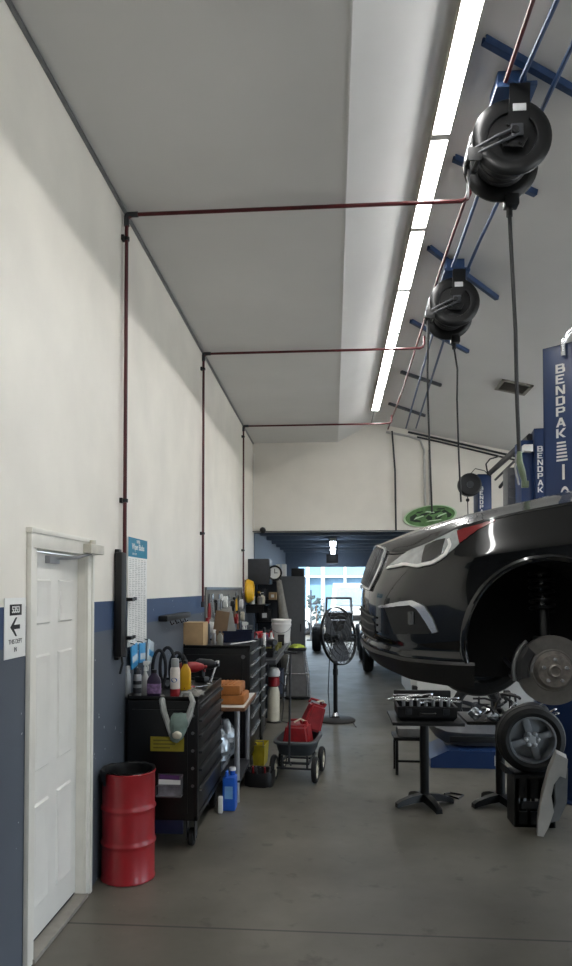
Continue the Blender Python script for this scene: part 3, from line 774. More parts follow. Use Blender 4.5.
b.tube([(0, -0.03, 0.003), (w, -0.03, 0.003), (w, -0.03, h*0.9), (w, 0.03, h*0.9)], 0.003); b.tube([(0, -0.03, 0.003), (0, -0.03, h*0.5), (w, -0.03, h*0.5)], 0.003)
part(b, 'wire_tray', grey_steel, t)
for k in range(3):
    b = MB(); b.box(0.01, w-0.012*k, -0.02+0.013*k, -0.016+0.013*k, 0.007, h*(0.55+0.2*k), mtx=Matrix.Rotation(0.02*k, 4, 'Y')); part(b, 'leaflet', [mat('grey_leaflet', (116, 116, 122), 0.5, var=0.5), paper_white, purple_plastic][k], t)

# ---- generic bottles and cans
def span(px0, px1, py0, py1, Y):
    B = at((px0+px1)/2, py1, Y=Y); T = at((px0+px1)/2, py0, Y=Y)
    return B, (px1-px0)/2*Y/F, T.z-B.z
def spray_can(px0, px1, py0, py1, Y, z, label, m, cap, bandm=None, name='spray_can', group=None, nozzle=True):
    B, r, h = span(px0, px1, py0, py1, Y)
    t = thing(name, label, 'spray can', (B.x, Y, z), 0, group)
    hc = h*0.17
    b = MB(); b.lathe([(r*0.92, 0), (r, 0.006), (r, h*0.70), (r*0.9, h*0.76), (r*0.6, h*0.80), (r*0.55, h*0.82)], seg=20); part(b, 'can', m, t)
    b = MB(); b.lathe([(r*0.8, h*0.785), (r*0.82, h*0.95), (r*0.7, h), (0, h)], seg=18)
    if nozzle: b.box(r*0.3, r*1.0, -0.006, 0.006, h*0.93, h*0.99, 0.002)
    part(b, 'cap', cap, t)
    if bandm:
        for k, (q0, q1) in enumerate(((0.1, 0.3), (0.42, 0.55))):
            b = MB(); b.lathe_open([(r*1.01, h*q0), (r*1.01, h*q1)], seg=20); part(b, 'label_band', bandm, t)
    return t
def trigger_bottle(px0, px1, py0, py1, Y, z, label, m, head, name='spray_bottle', ang=0.0, group=None):
    B, r, h = span(px0, px1, py0, py1, Y)
    t = thing(name, label, 'spray bottle', (B.x, Y, z), ang, group)
    b = MB(); b.lathe([(r*0.9, 0), (r, 0.008), (r, h*0.42), (r*0.85, h*0.52), (r*0.4, h*0.64), (r*0.32, h*0.72)], seg=18); part(b, 'bottle', m, t)
    b = MB(); b.lathe([(r*0.42, h*0.68), (r*0.42, h*0.78), (r*0.3, h*0.8)], seg=14); b.box(-r*0.5, r*0.95, -r*0.25, r*0.25, h*0.84, h*0.97, 0.006); b.box(-r*0.2, r*0.3, -r*0.2, r*0.2, h*0.77, h*0.86)
    b.box(r*0.95, r*1.25, -r*0.15, r*0.15, h*0.87, h*0.95, 0.003)
    part(b, 'spray_head', head, t)
    b = MB(); b.tube([(r*0.55, 0, h*0.85), (r*0.75, 0, h*0.78), (r*0.6, 0, h*0.68)], 0.005); part(b, 'trigger', head, t)
    return t
def jug(px0, px1, py0, py1, Y, z, label, m, cap, name='bottle', cat='bottle', group=None, flat=0.6, labelm=None):
    B, r, h = span(px0, px1, py0, py1, Y)
    t = thing(name, label, cat, (B.x, Y, z), 0, group)
    b = MB(); rows = []
    for (q, zz) in ((0.9, 0), (1, 0.03*h), (1, 0.58*h), (0.85, 0.7*h), (0.45, 0.82*h), (0.36, 0.86*h), (0.36, 0.9*h)):
        rows.append([Vector((r*q*math.copysign(abs(math.cos(a))**0.6, math.cos(a)), max(r*flat*q, 0.3*r*q)*math.copysign(abs(math.sin(a))**0.6, math.sin(a)), zz)) for a in [2*PI*k/20 for k in range(20)]])
    b.grid(rows, closed=True); b._add([v for v in rows[0]], [tuple(range(20))])
    part(b, 'body', m, t)
    b = MB(); b.lathe([(r*0.4, 0.88*h), (r*0.4, 0.99*h), (r*0.34, h), (0, h)], seg=14); part(b, 'cap', cap, t)
    if labelm:
        b = MB(); b.grid([[v*1.015+Vector((0, 0, dz)) for v in rows[1]] for dz in (h*0.1, h*0.46)], closed=True); part(b, 'label', labelm, t)
    return t
zc = CZ-0.018
spray_can(122, 131, 672, 703, 5.05, zc, 'plain grey aerosol can at the left edge of the near tool cart', mat('dull_can_grey', (142, 146, 148), 0.35, 0.4), silver)
spray_can(133, 141.5, 673, 701, 5.10, zc, 'silver aerosol can with dark bands beside the plain grey can', silver, dark_grey, bandm=dark_grey)
trigger_bottle(132, 139, 648, 690, 5.34, zc, 'tall white trigger bottle behind the banded aerosol can', white_plastic, white_plastic, ang=0.5)
trigger_bottle(141, 149, 662, 697, 5.16, zc, 'slim pale trigger bottle left of the purple jug', mat('pale_grey_plastic', (178, 180, 178), 0.4), white_plastic, ang=0.3)
jug(147, 161, 674, 701, 5.08, zc, 'dark jug with purple label on the near tool cart', mat('dark_purple', (48, 36, 62), 0.35), black_plastic, labelm=mat('purple_print', (134, 106, 146), 0.4, var=0.5, scale=40))
spray_can(170, 180, 666, 705, 5.05, zc, 'white can with blue oval and red base on the near tool cart', mat('white_can', (214, 206, 196), 0.35), mat('grey_cap', (150, 152, 150), 0.4), nozzle=False)
P = at(175, 690, Y=5.05)
bt = [o for o in COL.objects if o.get('label', '').startswith('white can with blue oval')][0]
b = MB(); b.lathe_open([(0.0355, 0.002), (0.0355, 0.062)], seg=20); part(b, 'red_band', red_dark, bt)
b = MB(); b.prism([(0.022*math.cos(a), 0.125+0.016*math.sin(a)) for a in [2*PI*k/16 for k in range(16)]], lambda u, v, w: Vector((u, -math.sqrt(max(w*w-u*u, 0)), v)), 0.034, 0.0365); part(b, 'oval_print', mat('blue_print', (40, 84, 150), 0.4), bt)
jug(180, 191, 657, 687, 5.42, zc, 'yellow bottle with dark pour cap on the near tool cart', yellow_plastic, black_plastic)
trigger_bottle(176, 183, 664, 690, 5.62, zc, 'pale yellow trigger bottle behind the yellow bottle', mat('pale_yellow', (206, 180, 92), 0.4), black_plastic)
# black gloves / belts heaped upright on a peg
t = thing('drive_belts', 'black rubber belts looped upright behind the bottles on the near cart', 'belts', (-1.27, 5.5, zc))
for k, (x, w, h, a) in enumerate(((-0.06, 0.05, 0.29, 0.15), (0.0, 0.06, 0.31, -0.1), (0.07, 0.055, 0.27, 0.3), (0.10, 0.045, 0.25, -0.25))):
    b = MB(); pts = []
    for i in range(26):
        g = 2*PI*i/26; pts.append(Vector((x+w*math.cos(g)*math.cos(a), w*math.cos(g)*math.sin(a)+k*0.02, h/2+h/2*math.sin(g))))
    b.tube(pts, 0.013, 8, closed=True)
    for v in b.bm.verts: v.co.z = max(v.co.z, 0.001)
    part(b, 'belt', glove_black, t)
# impact gun, red and black
def power_tool(label, loc, rz, bodym, name='impact_wrench', group=None, s=1.0):
    t = thing(name, label, 'power tool', loc, rz, group)
    b = MB(); b.lathe([(0.0, -0.10), (0.035, -0.10), (0.042, -0.08), (0.042, 0.03), (0.032, 0.06), (0.022, 0.09), (0.012, 0.095), (0.012, 0.12), (0, 0.12)], Matrix.Translation((0, 0, 0.15*s)) @ Matrix.Rotation(PI/2, 4, 'Y') @ Matrix.Scale(s, 4), 18); part(b, 'motor_housing', bodym, t)
    b = MB(); b.box(-0.075*s, -0.035*s, -0.02*s, 0.02*s, 0.03*s, 0.13*s, 0.012*s); part(b, 'grip', black_plastic, t)
    b = MB(); b.box(-0.105*s, -0.005*s, -0.035*s, 0.035*s, 0, 0.045*s, 0.008*s); part(b, 'battery', black_plastic, t)
    b = MB(); b.box(-0.038*s, -0.022*s, -0.008*s, 0.008*s, 0.085*s, 0.115*s, 0.003); part(b, 'trigger', red_dark, t)
    return t
power_tool('red and black impact wrench standing on the near tool cart', (-1.10, 5.62, zc), 0.4, red_dark)
power_tool('dark grey cordless drill at the far end of the near tool cart', (-1.02, 5.86, zc), -0.5, dark_grey, name='cordless_drill')
def hand_tool(name, label, p, q, m=chrome, kind='wrench', r=0.008, cat='hand tool', group=None):
    p, q = Vector(p), Vector(q); d = (q-p); L = d.length
    t = thing(name, label, cat, p, 0, group)
    b = MB(); e = d.normalized()
    if kind == 'wrench':
        b.tube([Vector((0, 0, 0)), d*0.5, d], [r, r*0.8, r], 6); Mx = Matrix.Translation(d) @ e.to_track_quat('Z', 'Y').to_matrix().to_4x4()
        b.ring([(r*1.3, -r*.6), (r*2.3, -r*.6), (r*2.3, r*.6), (r*1.3, r*.6)], Mx @ Matrix.Rotation(PI/2, 4, 'X'), 12)
        b.box(-r*2, r*2, -r*0.7, r*0.7, -r*4, -r*0.5, r*.3, e.to_track_quat('Z', 'Y').to_matrix().to_4x4())
        part(b, 'shank', m, t)
    else:
        b.tube([d*0.45, d], r*0.55, 6); part(b, 'shaft', chrome, t)
        b = MB(); b.tube([Vector((0, 0, 0)), d*0.06, d*0.4, d*0.47], [r*1.3, r*1.8, r*1.7, r], 8); part(b, 'handle', m, t)
    return t
hand_tool('ratchet', 'chrome ratchet leaning up from the near tool cart top', (-0.985, 5.80, zc+0.012), (-0.96, 5.99, zc+0.15), kind='wrench', r=0.009)
hand_tool('screwdriver', 'red handled screwdriver lying on the near tool cart', (-1.12, 5.40, zc+0.016), (-0.97, 5.55, zc+0.016), red_dark, 'driver')
t = thing('rag', 'crumpled grey rag on the front corner of the near tool cart', 'rag', (-0.99, 5.17, zc))
b = MB(); rows = []
for i in range(7):
    rows.append([Vector((0.075*math.cos(a)*math.sin(PI*i/12)*R.uniform(.8, 1.2), 0.10*math.sin(a)*math.sin(PI*i/12)*R.uniform(.8, 1.2), max(0, 0.045*math.cos(PI*i/12)*R.uniform(.6, 1.3)))) for a in [2*PI*k/16 for k in range(16)]])
b.grid(rows, closed=True); part(b, 'cloth', cloth_grey, t)
# plastic bag with straps over the cart's edge
def ribbon(b, pts, w, th=0.004, wdir=(1, 0, 0)):
    pts = [Vector(p) for p in pts]; wd = Vector(wdir); rows = []
    for i, p in enumerate(pts):
        d = (pts[min(i+1, len(pts)-1)]-pts[max(i-1, 0)]).normalized(); n = d.cross(wd)
        n = n.normalized() if n.length > 1e-6 else Vector((0, 1, 0)); ww = w[i] if isinstance(w, (list, tuple)) else w
        s2 = (wd-d*wd.dot(d)).normalized()
        rows.append([p+s2*ww/2+n*th/2, p+s2*ww/2-n*th/2, p-s2*ww/2-n*th/2, p-s2*ww/2+n*th/2])
    b.grid(rows, closed=True); b._add(rows[0], [(0, 1, 2, 3)]); b._add(rows[-1], [(3, 2, 1, 0)])
Yb = CY0-0.03
def wp(px, py, dy=0.0): return at(px, py, Y=Yb+dy)
t = thing('carrier_bag', 'clear carrier bag with grey straps hanging on the end of the near cart', 'bag', wp(177, 741))
b = MB(); b.tube([wp(163, 697, 0.10), wp(162, 700, 0.02), wp(164, 712), wp(168, 724), wp(172, 736)], [0.018, 0.022, 0.022, 0.02, 0.02], 8); part(b, 'strap', bag_clear, t, world=True)
b = MB(); b.tube([wp(178, 703, 0.05), wp(183, 693, 0.05), wp(190, 694, 0.02), wp(193, 702), wp(189, 716), wp(185, 726)], [0.014, 0.016, 0.018, 0.02, 0.024, 0.024], 8); part(b, 'strap', bag_clear, t, world=True)
b = MB(); rows = []
for (py, hw, dp) in ((713, 7, .02), (717, 9.5, .03), (724, 10, .04), (731, 8, .04), (738, 6, .035), (742, 3, .01)):
    c = wp(181-(py-713)*0.18, py); hx = hw*Yb/F
    rows.append([c+Vector((hx*math.cos(a)*R.uniform(.88, 1.1), -dp*0.2+dp*math.sin(a)*R.uniform(.7, 1.1), R.uniform(-.005, .005))) for a in [2*PI*k/16 for k in range(16)]])
b.grid(rows, closed=True); b._add(rows[-1], [tuple(range(16))]); part(b, 'pouch', bag_teal, t, world=True)
b = MB(); b.ball(wp(177, 735, -0.035), (0.035, 0.02, 0.028)); part(b, 'packed_item', cream_paint, t, world=True)

# ================================================================== SIDE TABLE WITH ORANGE CASE
TZ = 0.80
t = thing('side_table', 'small white topped table between the tool cart and the tall cabinet', 'table', (-1.08, 6.49, 0))
b = MB(); b.box(-0.34, 0.335, -0.43, 0.44, TZ-0.028, TZ, 0.004); part(b, 'tabletop', laminate, t)
b = MB(); b.box(0.335, 0.345, -0.43, 0.44, TZ-0.03, TZ+0.001, 0.003); b.box(-0.34, 0.345, -0.44, -0.43, TZ-0.03, TZ+0.001, 0.003); part(b, 'edge_band', wood_edge, t)
for sx in (-0.28, 0.27):
    for sy in (-0.37, 0.38):
        b = MB(); b.cyl((sx, sy, 0.0), (sx, sy, TZ-0.028), 0.023, seg=14); part(b, 'leg', silver, t)
b = MB(); b.box(-0.31, 0.30, -0.40, 0.41, 0.17, 0.185); part(b, 'lower_shelf', dark_grey, t)
P = at(236, 704, Y=6.25)
t = thing('parts_case', 'orange plastic parts case lying on the small white table', 'case', (-0.90, 6.38, TZ))
b = MB(); b.box(-0.145, 0.14, -0.19, 0.19, 0.0, 0.08, 0.015); part(b, 'base', orange_case, t)
b = MB(); b.box(-0.145, 0.105, -0.19, 0.19, 0.083, 0.165, 0.015)
for k in range(6): b.box(-0.125+k*0.033, -0.108+k*0.033, -0.16, 0.16, 0.164, 0.171, 0.003)
part(b, 'lid', orange_case, t)
for y in (-0.1, 0.1):
    b = MB(); b.box(0.095, 0.11, y-0.02, y+0.02, 0.06, 0.11, 0.003)
    part(b, 'latch', mat('dark_orange', (150, 84, 28), 0.45), t)
# foil bags below
for k, (y, z, lab) in enumerate(((6.2, 0.19, 'crumpled silver bag under the white table, nearer one'), (6.6, 0.19, 'crumpled silver bag under the white table, farther one'))):
    b = MB(); rows = []
    for i in range(12):
        q = math.sin(PI*(i+0.6)/13)
        rows.append([Vector((-1.0+0.13*q*math.cos(a)*R.uniform(.75, 1.1), y+0.14*q*math.sin(a)*R.uniform(.75, 1.1), z+0.42*i/11.0)) for a in [2*PI*j/18 for j in range(18)]])
    b.grid(rows, closed=True); b._add(rows[0], [tuple(range(18))]); b._add(rows[-1], [tuple(range(18))])
    solo(b, 'foil_bag', foil, lab, 'bag', 'silver bags under the table', angle=20)
# blue crate standing at table foot
t = thing('jerry_can', 'bright blue plastic jug standing on the floor by the tool cart', 'jug', (-0.845, 5.93, 0))
b = MB(); b.box(-0.05, 0.055, -0.075, 0.075, 0, 0.27, 0.016); b.cyl((0.02, 0.03, 0.27), (0.02, 0.03, 0.31), 0.022); part(b, 'body', blue_plastic, t)
b = MB(); b.cyl((0.02, 0.03, 0.305), (0.02, 0.03, 0.33), 0.027, seg=14); part(b, 'cap', white_plastic, t)
b = MB(); b.tube([(-0.02, -0.055, 0.268), (-0.02, -0.05, 0.305), (-0.02, 0.0, 0.305), (-0.02, 0.005, 0.268)], 0.011); part(b, 'handle', blue_plastic, t)
b = MB(); b.box(-0.03, 0.035, -0.0765, -0.0755, 0.10, 0.2); part(b, 'label', mat('pale_blue_label', (120, 170, 220), 0.4), t)
b = MB(); b.box(-0.92, -0.885, 5.80, 5.84, 0, 0.13, 0.005, Matrix.Identity(4)); solo(b, 'paper_scrap', paper_white, 'torn white card on the floor left of the blue jug', 'card')

# ================================================================== TALL BLACK CABINETS ALONG THE WALL
K2 = (-1.45, -0.80, 6.98, 7.90); Z2 = 1.245
pull_light = mat('bright_drawer_pull', (176, 178, 180), 0.25, 0.7)
drawer_cabinet('tool_cabinet', 'tall black drawer cabinet with the cardboard box on top', K2[0], K2[1], K2[2], K2[3], 0.16, Z2, [1, 1, 1, 1.2, 1.2, 1.5, 1.6], handle=pull_light)
drawer_cabinet('tool_cabinet', 'narrow black drawer cabinet between tall cabinet and workbench', -1.45, -0.79, 7.96, 8.5, 0.16, 1.13, [1, 1, 1, 1, 1.3, 1.6], handle=pull_light)
b = MB(); P = at(243, 657, Y=K2[2]-0.008); b.cyl((P.x, K2[2]-0.012, P.z), (P.x, K2[2]-0.004, P.z), 0.02, seg=14); solo(b, 'round_sticker', grey_steel, 'small round grey badge on the end of the tall black cabinet', 'badge')
# cardboard box
t = thing('cardboard_box', 'plain brown cardboard box on the tall black cabinet', 'box', (-1.36, 7.13, Z2-0.018))
b = MB(); b.box(-0.10, 0.10, -0.13, 0.14, 0, 0.235, 0.003); part(b, 'carton', cardboard, t)
b = MB(); b.box(-0.10, 0.10, -0.025, 0.03, 0.2352, 0.236); part(b, 'packing_tape', mat('brown_tape', (160, 132, 96), 0.3), t)
# yellow bin, black tool bag on floor
t = thing('yellow_bin', 'dirty yellow plastic bin on the floor below the drawer cabinets', 'bin', at(254, 767, Z=0.0)+Vector((0.05, 0.16, 0)), -0.08)
b = MB(); rows = []
for (q, z) in ((0.82, 0), (1.0, 0.20), (1.05, 0.21), (0.96, 0.21), (0.8, 0.02)):
    rows.append([Vector((0.065*q*sx, 0.13*q*sy, z)) for sx, sy in ((-1, -1), (1, -1), (1, 1), (-1, 1))])
b.grid(rows, closed=True); b._add(rows[0], [(0, 1, 2, 3)]); b._add(rows[-1], [(0, 1, 2, 3)]); part(b, 'tub', yellow_dirty, t, angle=20)
b = MB(); b.tube([(-0.05, -0.13, 0.19), (-0.05, -0.13, 0.25), (0.05, -0.12, 0.25), (0.05, -0.13, 0.19)], 0.006); part(b, 'handle', grey_steel, t)
t = thing('tool_bag', 'low black tool bag full of tools lying on the open floor', 'tool bag', at(262, 788, Z=0)+Vector((-0.03, 0.12, 0)), -0.15)
b = MB(); rows = []
for (q, z) in ((0.95, 0), (1.0, 0.03), (0.98, 0.11), (0.9, 0.13), (0.82, 0.11), (0.8, 0.05)):
    rows.append([Vector((0.135*q*math.copysign(abs(math.cos(a))**.5, math.cos(a)), 0.12*q*math.copysign(abs(math.sin(a))**.5, math.sin(a)), z+0.008*math.sin(5*a))) for a in [2*PI*k/24 for k in range(24)]])
b.grid(rows, closed=True); b._add(rows[0], [tuple(range(24))]); b._add(rows[-1], [tuple(range(24))]); part(b, 'bag', black_plastic, t)
b = MB(); b.tube([(-0.11, 0, 0.12), (-0.08, 0.0, 0.16), (0.08, 0, 0.16), (0.11, 0, 0.12)], 0.009); part(b, 'carry_handle', rubber, t)
for k in range(6):
    b = MB(); x = -0.09+k*0.036; b.tube([(x, -0.05+0.02*(k % 3), 0.06), (x+R.uniform(-.02, .02), -0.06+0.02*(k % 3), 0.17)], 0.009, 6); part(b, 'tool_handle', [dark_grey, red_dark, grey_steel][k % 3], t)

# ================================================================== WORKBENCH
BZ = 0.95
t = thing('workbench', 'long dark workbench against the wall beyond the drawer cabinets', 'workbench', (-1.07, 10.1, 0))
b = MB(); b.box(-0.39, 0.39, -1.54, 1.5, BZ-0.05, BZ, 0.006); part(b, 'worktop', dark_grey, t)
b = MB(); b.box(0.385, 0.40, -1.54, 1.5, BZ-0.055, BZ+0.004, 0.003); part(b, 'edge_strip', grey_steel, t)
for sx in (-0.34, 0.14):
    for sy in (-1.48, 0, 1.44):
        b = MB(); b.box(sx-0.03, sx+0.03, sy-0.03, sy+0.03, 0, BZ-0.05); part(b, 'leg', dark_grey, t)
b = MB(); b.box(-0.36, 0.34, 0.25, 1.46, 0.22, 0.25); part(b, 'lower_shelf', black_metal, t)
# white bucket on the bench end
t = thing('bucket', 'white plastic bucket standing on the far end of the workbench', 'bucket', (-0.80, 11.25, BZ))
b = MB(); prof = [(0.118, 0), (0.13, 0.01), (0.147, 0.27), (0.155, 0.275), (0.155, 0.30), (0.15, 0.305), (0.15, 0.33), (0.157, 0.335), (0.157, 0.36), (0.147, 0.37), (0.14, 0.36), (0.12, 0.02), (0, 0.02)]
b.lathe_open(prof, seg=32); b.lathe([(0, 0.01), (0.11, 0.01), (0.118, 0.0)], seg=32); part(b, 'pail', white_plastic, t)
b = MB(); b.tube([Vector((0.158*math.cos(a), -0.158*math.sin(a)*0.9, 0.29-0.13*math.sin(a))) for a in [PI*k/14 for k in range(15)]], 0.004); part(b, 'bail_handle', grey_steel, t)
b = MB(); b.prism([(-0.07, 0.10), (0.05, 0.10), (0.05, 0.2), (-0.07, 0.2)], lambda u, v, w: Vector((u, -math.sqrt((w+0.02*v)**2-u*u)-0.002, v)), 0.130, 0.1312); part(b, 'sticker', cloth_grey, t)

# wall rack panel with hanging tools above the cabinets
t = thing('pegboard', 'grey pegboard on the wall crowded with tools above the tall cabinets', 'pegboard', (XW, 9.9, 1.28))
b = MB(); b.box(0.001, 0.02, -1.75, 1.75, 0, 0.52, 0.003); part(b, 'panel', mat('pegboard_grey', (104, 103, 98), 0.7), t)
b = MB(); b.box(0.001, 0.03, -1.75, 1.75, 0.5, 0.53); b.box(0.005, 0.03, -1.75, 1.75, -0.01, 0.015); part(b, 'rail', grey_steel, t)
kinds = [('pliers', red_dark), ('wrench', chrome), ('hammer', black_plastic), ('wrench', chrome), ('saw', white_plastic), ('roll', paper_white), ('pliers', navy), ('wrench', silver), ('roll', black_plastic), ('hammer', wood_edge), ('pliers', yellow_plastic), ('wrench', dark_grey), ('roll', white_plastic), ('pliers', black_plastic)]
pos_words = ['', 'second', 'third', 'fourth', 'fifth', 'sixth', 'seventh', 'eighth', 'ninth', 'tenth', 'eleventh', 'twelfth', 'thirteenth', 'farthest']
low = [('roll', white_plastic), ('wrench', silver), ('pliers', red_dark), ('roll', dark_grey), ('hammer', black_plastic), ('roll', yellow_plastic), ('pliers', blue_plastic), ('wrench', chrome), ('roll', red_dark), ('hammer', wood_edge), ('wrench', dark_grey), ('roll', cream_paint)]
for k, (kd, m) in enumerate(kinds+low):
    row2 = k >= 14
    y = 8.28+k*0.235; z = 1.64+R.uniform(-0.03, 0.07); x = XW+0.02
    if row2: k -= 14; y = 8.40+k*0.26; z = 1.42+R.uniform(-.03, .03)
    rw_ = 'lower row of the pegboard' if row2 else 'upper row of the pegboard'
    lead = 'nearest tool in the %s, ' % rw_ if k == 0 else '%s tool along the %s, ' % (pos_words[k], rw_)
    cn = {'pliers': 'pair of pliers', 'wrench': 'metal wrench', 'hammer': 'hammer', 'saw': 'hand saw', 'roll': 'roll of tape'}[kd]
    nm = {'pliers': 'pliers', 'wrench': 'wrench', 'hammer': 'hammer', 'saw': 'hand_saw', 'roll': 'tape_roll'}[kd]
    t = thing(nm, lead+'a '+cn, nm.replace('_', ' '), (x, y, z), 0, 'tools hung on the pegboard')
    b = MB()
    if kd == 'pliers':
        for s in (-1, 1): b.tube([(0.015, s*0.045, -0.20), (0.015, s*0.05, -0.12), (0.015, s*0.012, -0.03), (0.015, -s*0.005, 0.0)], 0.011, 8)
        part(b, 'handle', m, t); b = MB(); b.box(0.005, 0.025, -0.025, 0.025, -0.02, 0.03, 0.005); b.tube([(0.015, 0, 0.02), (0.015, 0, 0.09)], [0.02, 0.006], 8); part(b, 'jaw', grey_steel, t)
    elif kd == 'wrench':
        b.box(0.008, 0.018, -0.012, 0.012, -0.22, 0.02, 0.003); b.ring([(0.014, -.007), (0.03, -.007), (0.03, .007), (0.014, .007)], Matrix.Translation((0.013, 0, 0.03)) @ Matrix.Rotation(PI/2, 4, 'Y'), 14); part(b, 'shank', m, t)
    elif kd == 'hammer':
        b.tube([(0.02, 0, -0.26), (0.02, 0, 0.0)], [0.016, 0.012], 8); part(b, 'handle', m, t); b = MB(); b.cyl((0.02, -0.06, 0.01), (0.02, 0.05, 0.01), 0.02, seg=12); part(b, 'head', dark_grey, t)
    elif kd == 'saw':
        b.prism([(-0.05, 0.0), (0.05, 0.0), (0.03, -0.32), (-0.01, -0.32)], lambda u, v, w: Vector((w, u, v)), 0.008, 0.011); part(b, 'blade', silver, t)
        b = MB(); b.ring([(0.02, -.01), (0.05, -.01), (0.05, .01), (0.02, .01)], Matrix.Translation((0.012, 0, 0.04)) @ Matrix.Rotation(PI/2, 4, 'Y'), 14); part(b, 'handle', m, t)
    else:
        b.ring([(0.035, 0.0), (0.075, 0.0), (0.075, .05), (0.035, .05)], Matrix.Translation((0.004, 0, -0.07)) @ Matrix.Rotation(PI/2, 4, 'Y'), 22); part(b, 'roll', m, t)
    b = MB(); b.tube([(0.0, 0, -0.0), (0.035, 0, -0.005), (0.045, 0, 0.012)], 0.004, 6); part(b, 'peg', grey_steel, t)

# ---- things standing on the tall cabinet, the narrow cabinet and the bench
def crate(name, label, cat, c, sx, sy, sz, m, rz=0.0, lidm=None, group=None, wall=0.006):
    t = thing(name, label, cat, c, rz, group)
    b = MB(); b.box(-sx/2, sx/2, -sy/2, sy/2, 0, wall); b.box(-sx/2, -sx/2+wall, -sy/2, sy/2, 0, sz); b.box(sx/2-wall, sx/2, -sy/2, sy/2, 0, sz)
    b.box(-sx/2, sx/2, -sy/2, -sy/2+wall, 0, sz); b.box(-sx/2, sx/2, sy/2-wall, sy/2, 0, sz); part(b, 'tray', m, t)
    b = MB()
    for (x0, x1, y0, y1) in ((-sx/2-.008, sx/2+.008, -sy/2-.008, -sy/2), (-sx/2-.008, sx/2+.008, sy/2, sy/2+.008), (-sx/2-.008, -sx/2, -sy/2, sy/2), (sx/2, sx/2+.008, -sy/2, sy/2)): b.box(x0, x1, y0, y1, sz-0.02, sz+0.003)
    part(b, 'rim', lidm or m, t)
    return t
zt2 = Z2-0.018; zt3 = 1.13-0.018
crate('storage_tray', 'dark blue plastic tray on the far end of the tall cabinet', 'tray', (-1.0, 7.70, zt2), 0.30, 0.26, 0.12, navy)
def leaning_panel(name, label, cat, Y, px0, px1, py0, py1, zb, m, tilt=0.12, thick=0.012, rz=0.5):
    B = at((px0+px1)/2, py1, Y=Y); w = (px1-px0)*Y/F; T = at((px0+px1)/2, py0, Y=Y); h = T.z-zb
    t = thing(name, label, cat, (B.x, Y, zb), rz)
    b = MB(); b.box(-w/2, w/2, -thick/2, thick/2, 0, h, 0.003, Matrix.Rotation(tilt, 4, 'Y')); 
    lo = min(v.co.z for v in b.bm.verts)
    for v in b.bm.verts: v.co.z -= lo
    part(b, 'board', m, t)
    b = MB(); b.box(-w/2+0.02, w/2-0.02, -thick/2-0.002, -thick/2+0.001, 0.04, h*0.9, 0, Matrix.Rotation(tilt, 4, 'Y')); part(b, 'face', m, t)
    return t
leaning_panel('brown_carton_flap', 'flat brown carton leaning above the tall cabinet', 'carton', 7.55, 211, 226, 612, 640, zt2, mat('dark_cardboard', (104, 82, 58), 0.8), 0.15)
leaning_panel('metal_sheet', 'grey metal sheet leaning beside the flat brown carton', 'sheet', 7.78, 226, 238, 608, 640, zt2, mat('sheet_grey', (132, 130, 124), 0.45, 0.3), -0.2)
trigger_bottle(240, 247.5, 612, 641, 8.05, zt3, 'white trigger bottle tilted nose right on the narrow cabinet', white_plastic, white_plastic)
trigger_bottle(247, 252, 624, 648, 8.25, zt3, 'pale grey trigger bottle in front of the wall tools', mat('grey_bottle', (150, 156, 164), 0.4), grey_steel)
spray_can(205, 210, 616, 642, 7.42, zt2, 'thin dark aerosol can behind the cardboard box', dark_grey, red_dark)
spray_can(212, 216, 628, 643, 7.30, zt2, 'short silver aerosol can right of the cardboard box', silver, white_plastic)
jug(217, 223, 630, 644, 7.25, zt2, 'small clear bottle standing on the tall cabinet near edge', mat('cloudy_plastic', (150, 150, 140), 0.35), dark_grey)
hand_tool('breaker_bar', 'long chrome bar lying across the end of the tall cabinet', (-1.0, 7.10, zt2+0.02), (-0.83, 7.55, zt2+0.02), r=0.011)
# bench clutter
clutter = [('jug', 254, 259, 618, 641, 9.1, 'small grey bottle, first item on the near end of the workbench', mat('grey_bottle', (150, 156, 164), 0.4), black_plastic),
           ('can', 259, 263, 622, 642, 9.4, 'dark can with red cap on the near half of the workbench', dark_grey, red_dark),
           ('can', 262.5, 266, 613, 637, 9.7, 'white can with dark cap behind the dark can on the workbench', white_plastic, black_plastic),
           ('jug', 262, 271, 625, 641, 9.9, 'dark purple jug on the middle of the workbench', mat('dark_purple', (48, 36, 62), 0.35), purple_plastic),
           ('jug', 268, 274, 618, 635, 10.7, 'red jug standing by the wall behind the white funnel', red_dark, black_plastic),
           ('jug', 272, 277, 612, 632, 11.3, 'small tan bottle at the far wall end of the workbench', mat('tan_plastic', (140, 110, 80), 0.5), black_plastic),
           ('can', 275, 279, 612, 631, 11.5, 'slim silver can left of the white bucket on the workbench', silver, silver)]
for kd, a0, a1, b0, b1, Y, lab, m, cp in clutter:
    (spray_can if kd == 'can' else jug)(a0, a1, b0, b1, Y, BZ, lab, m, cp)
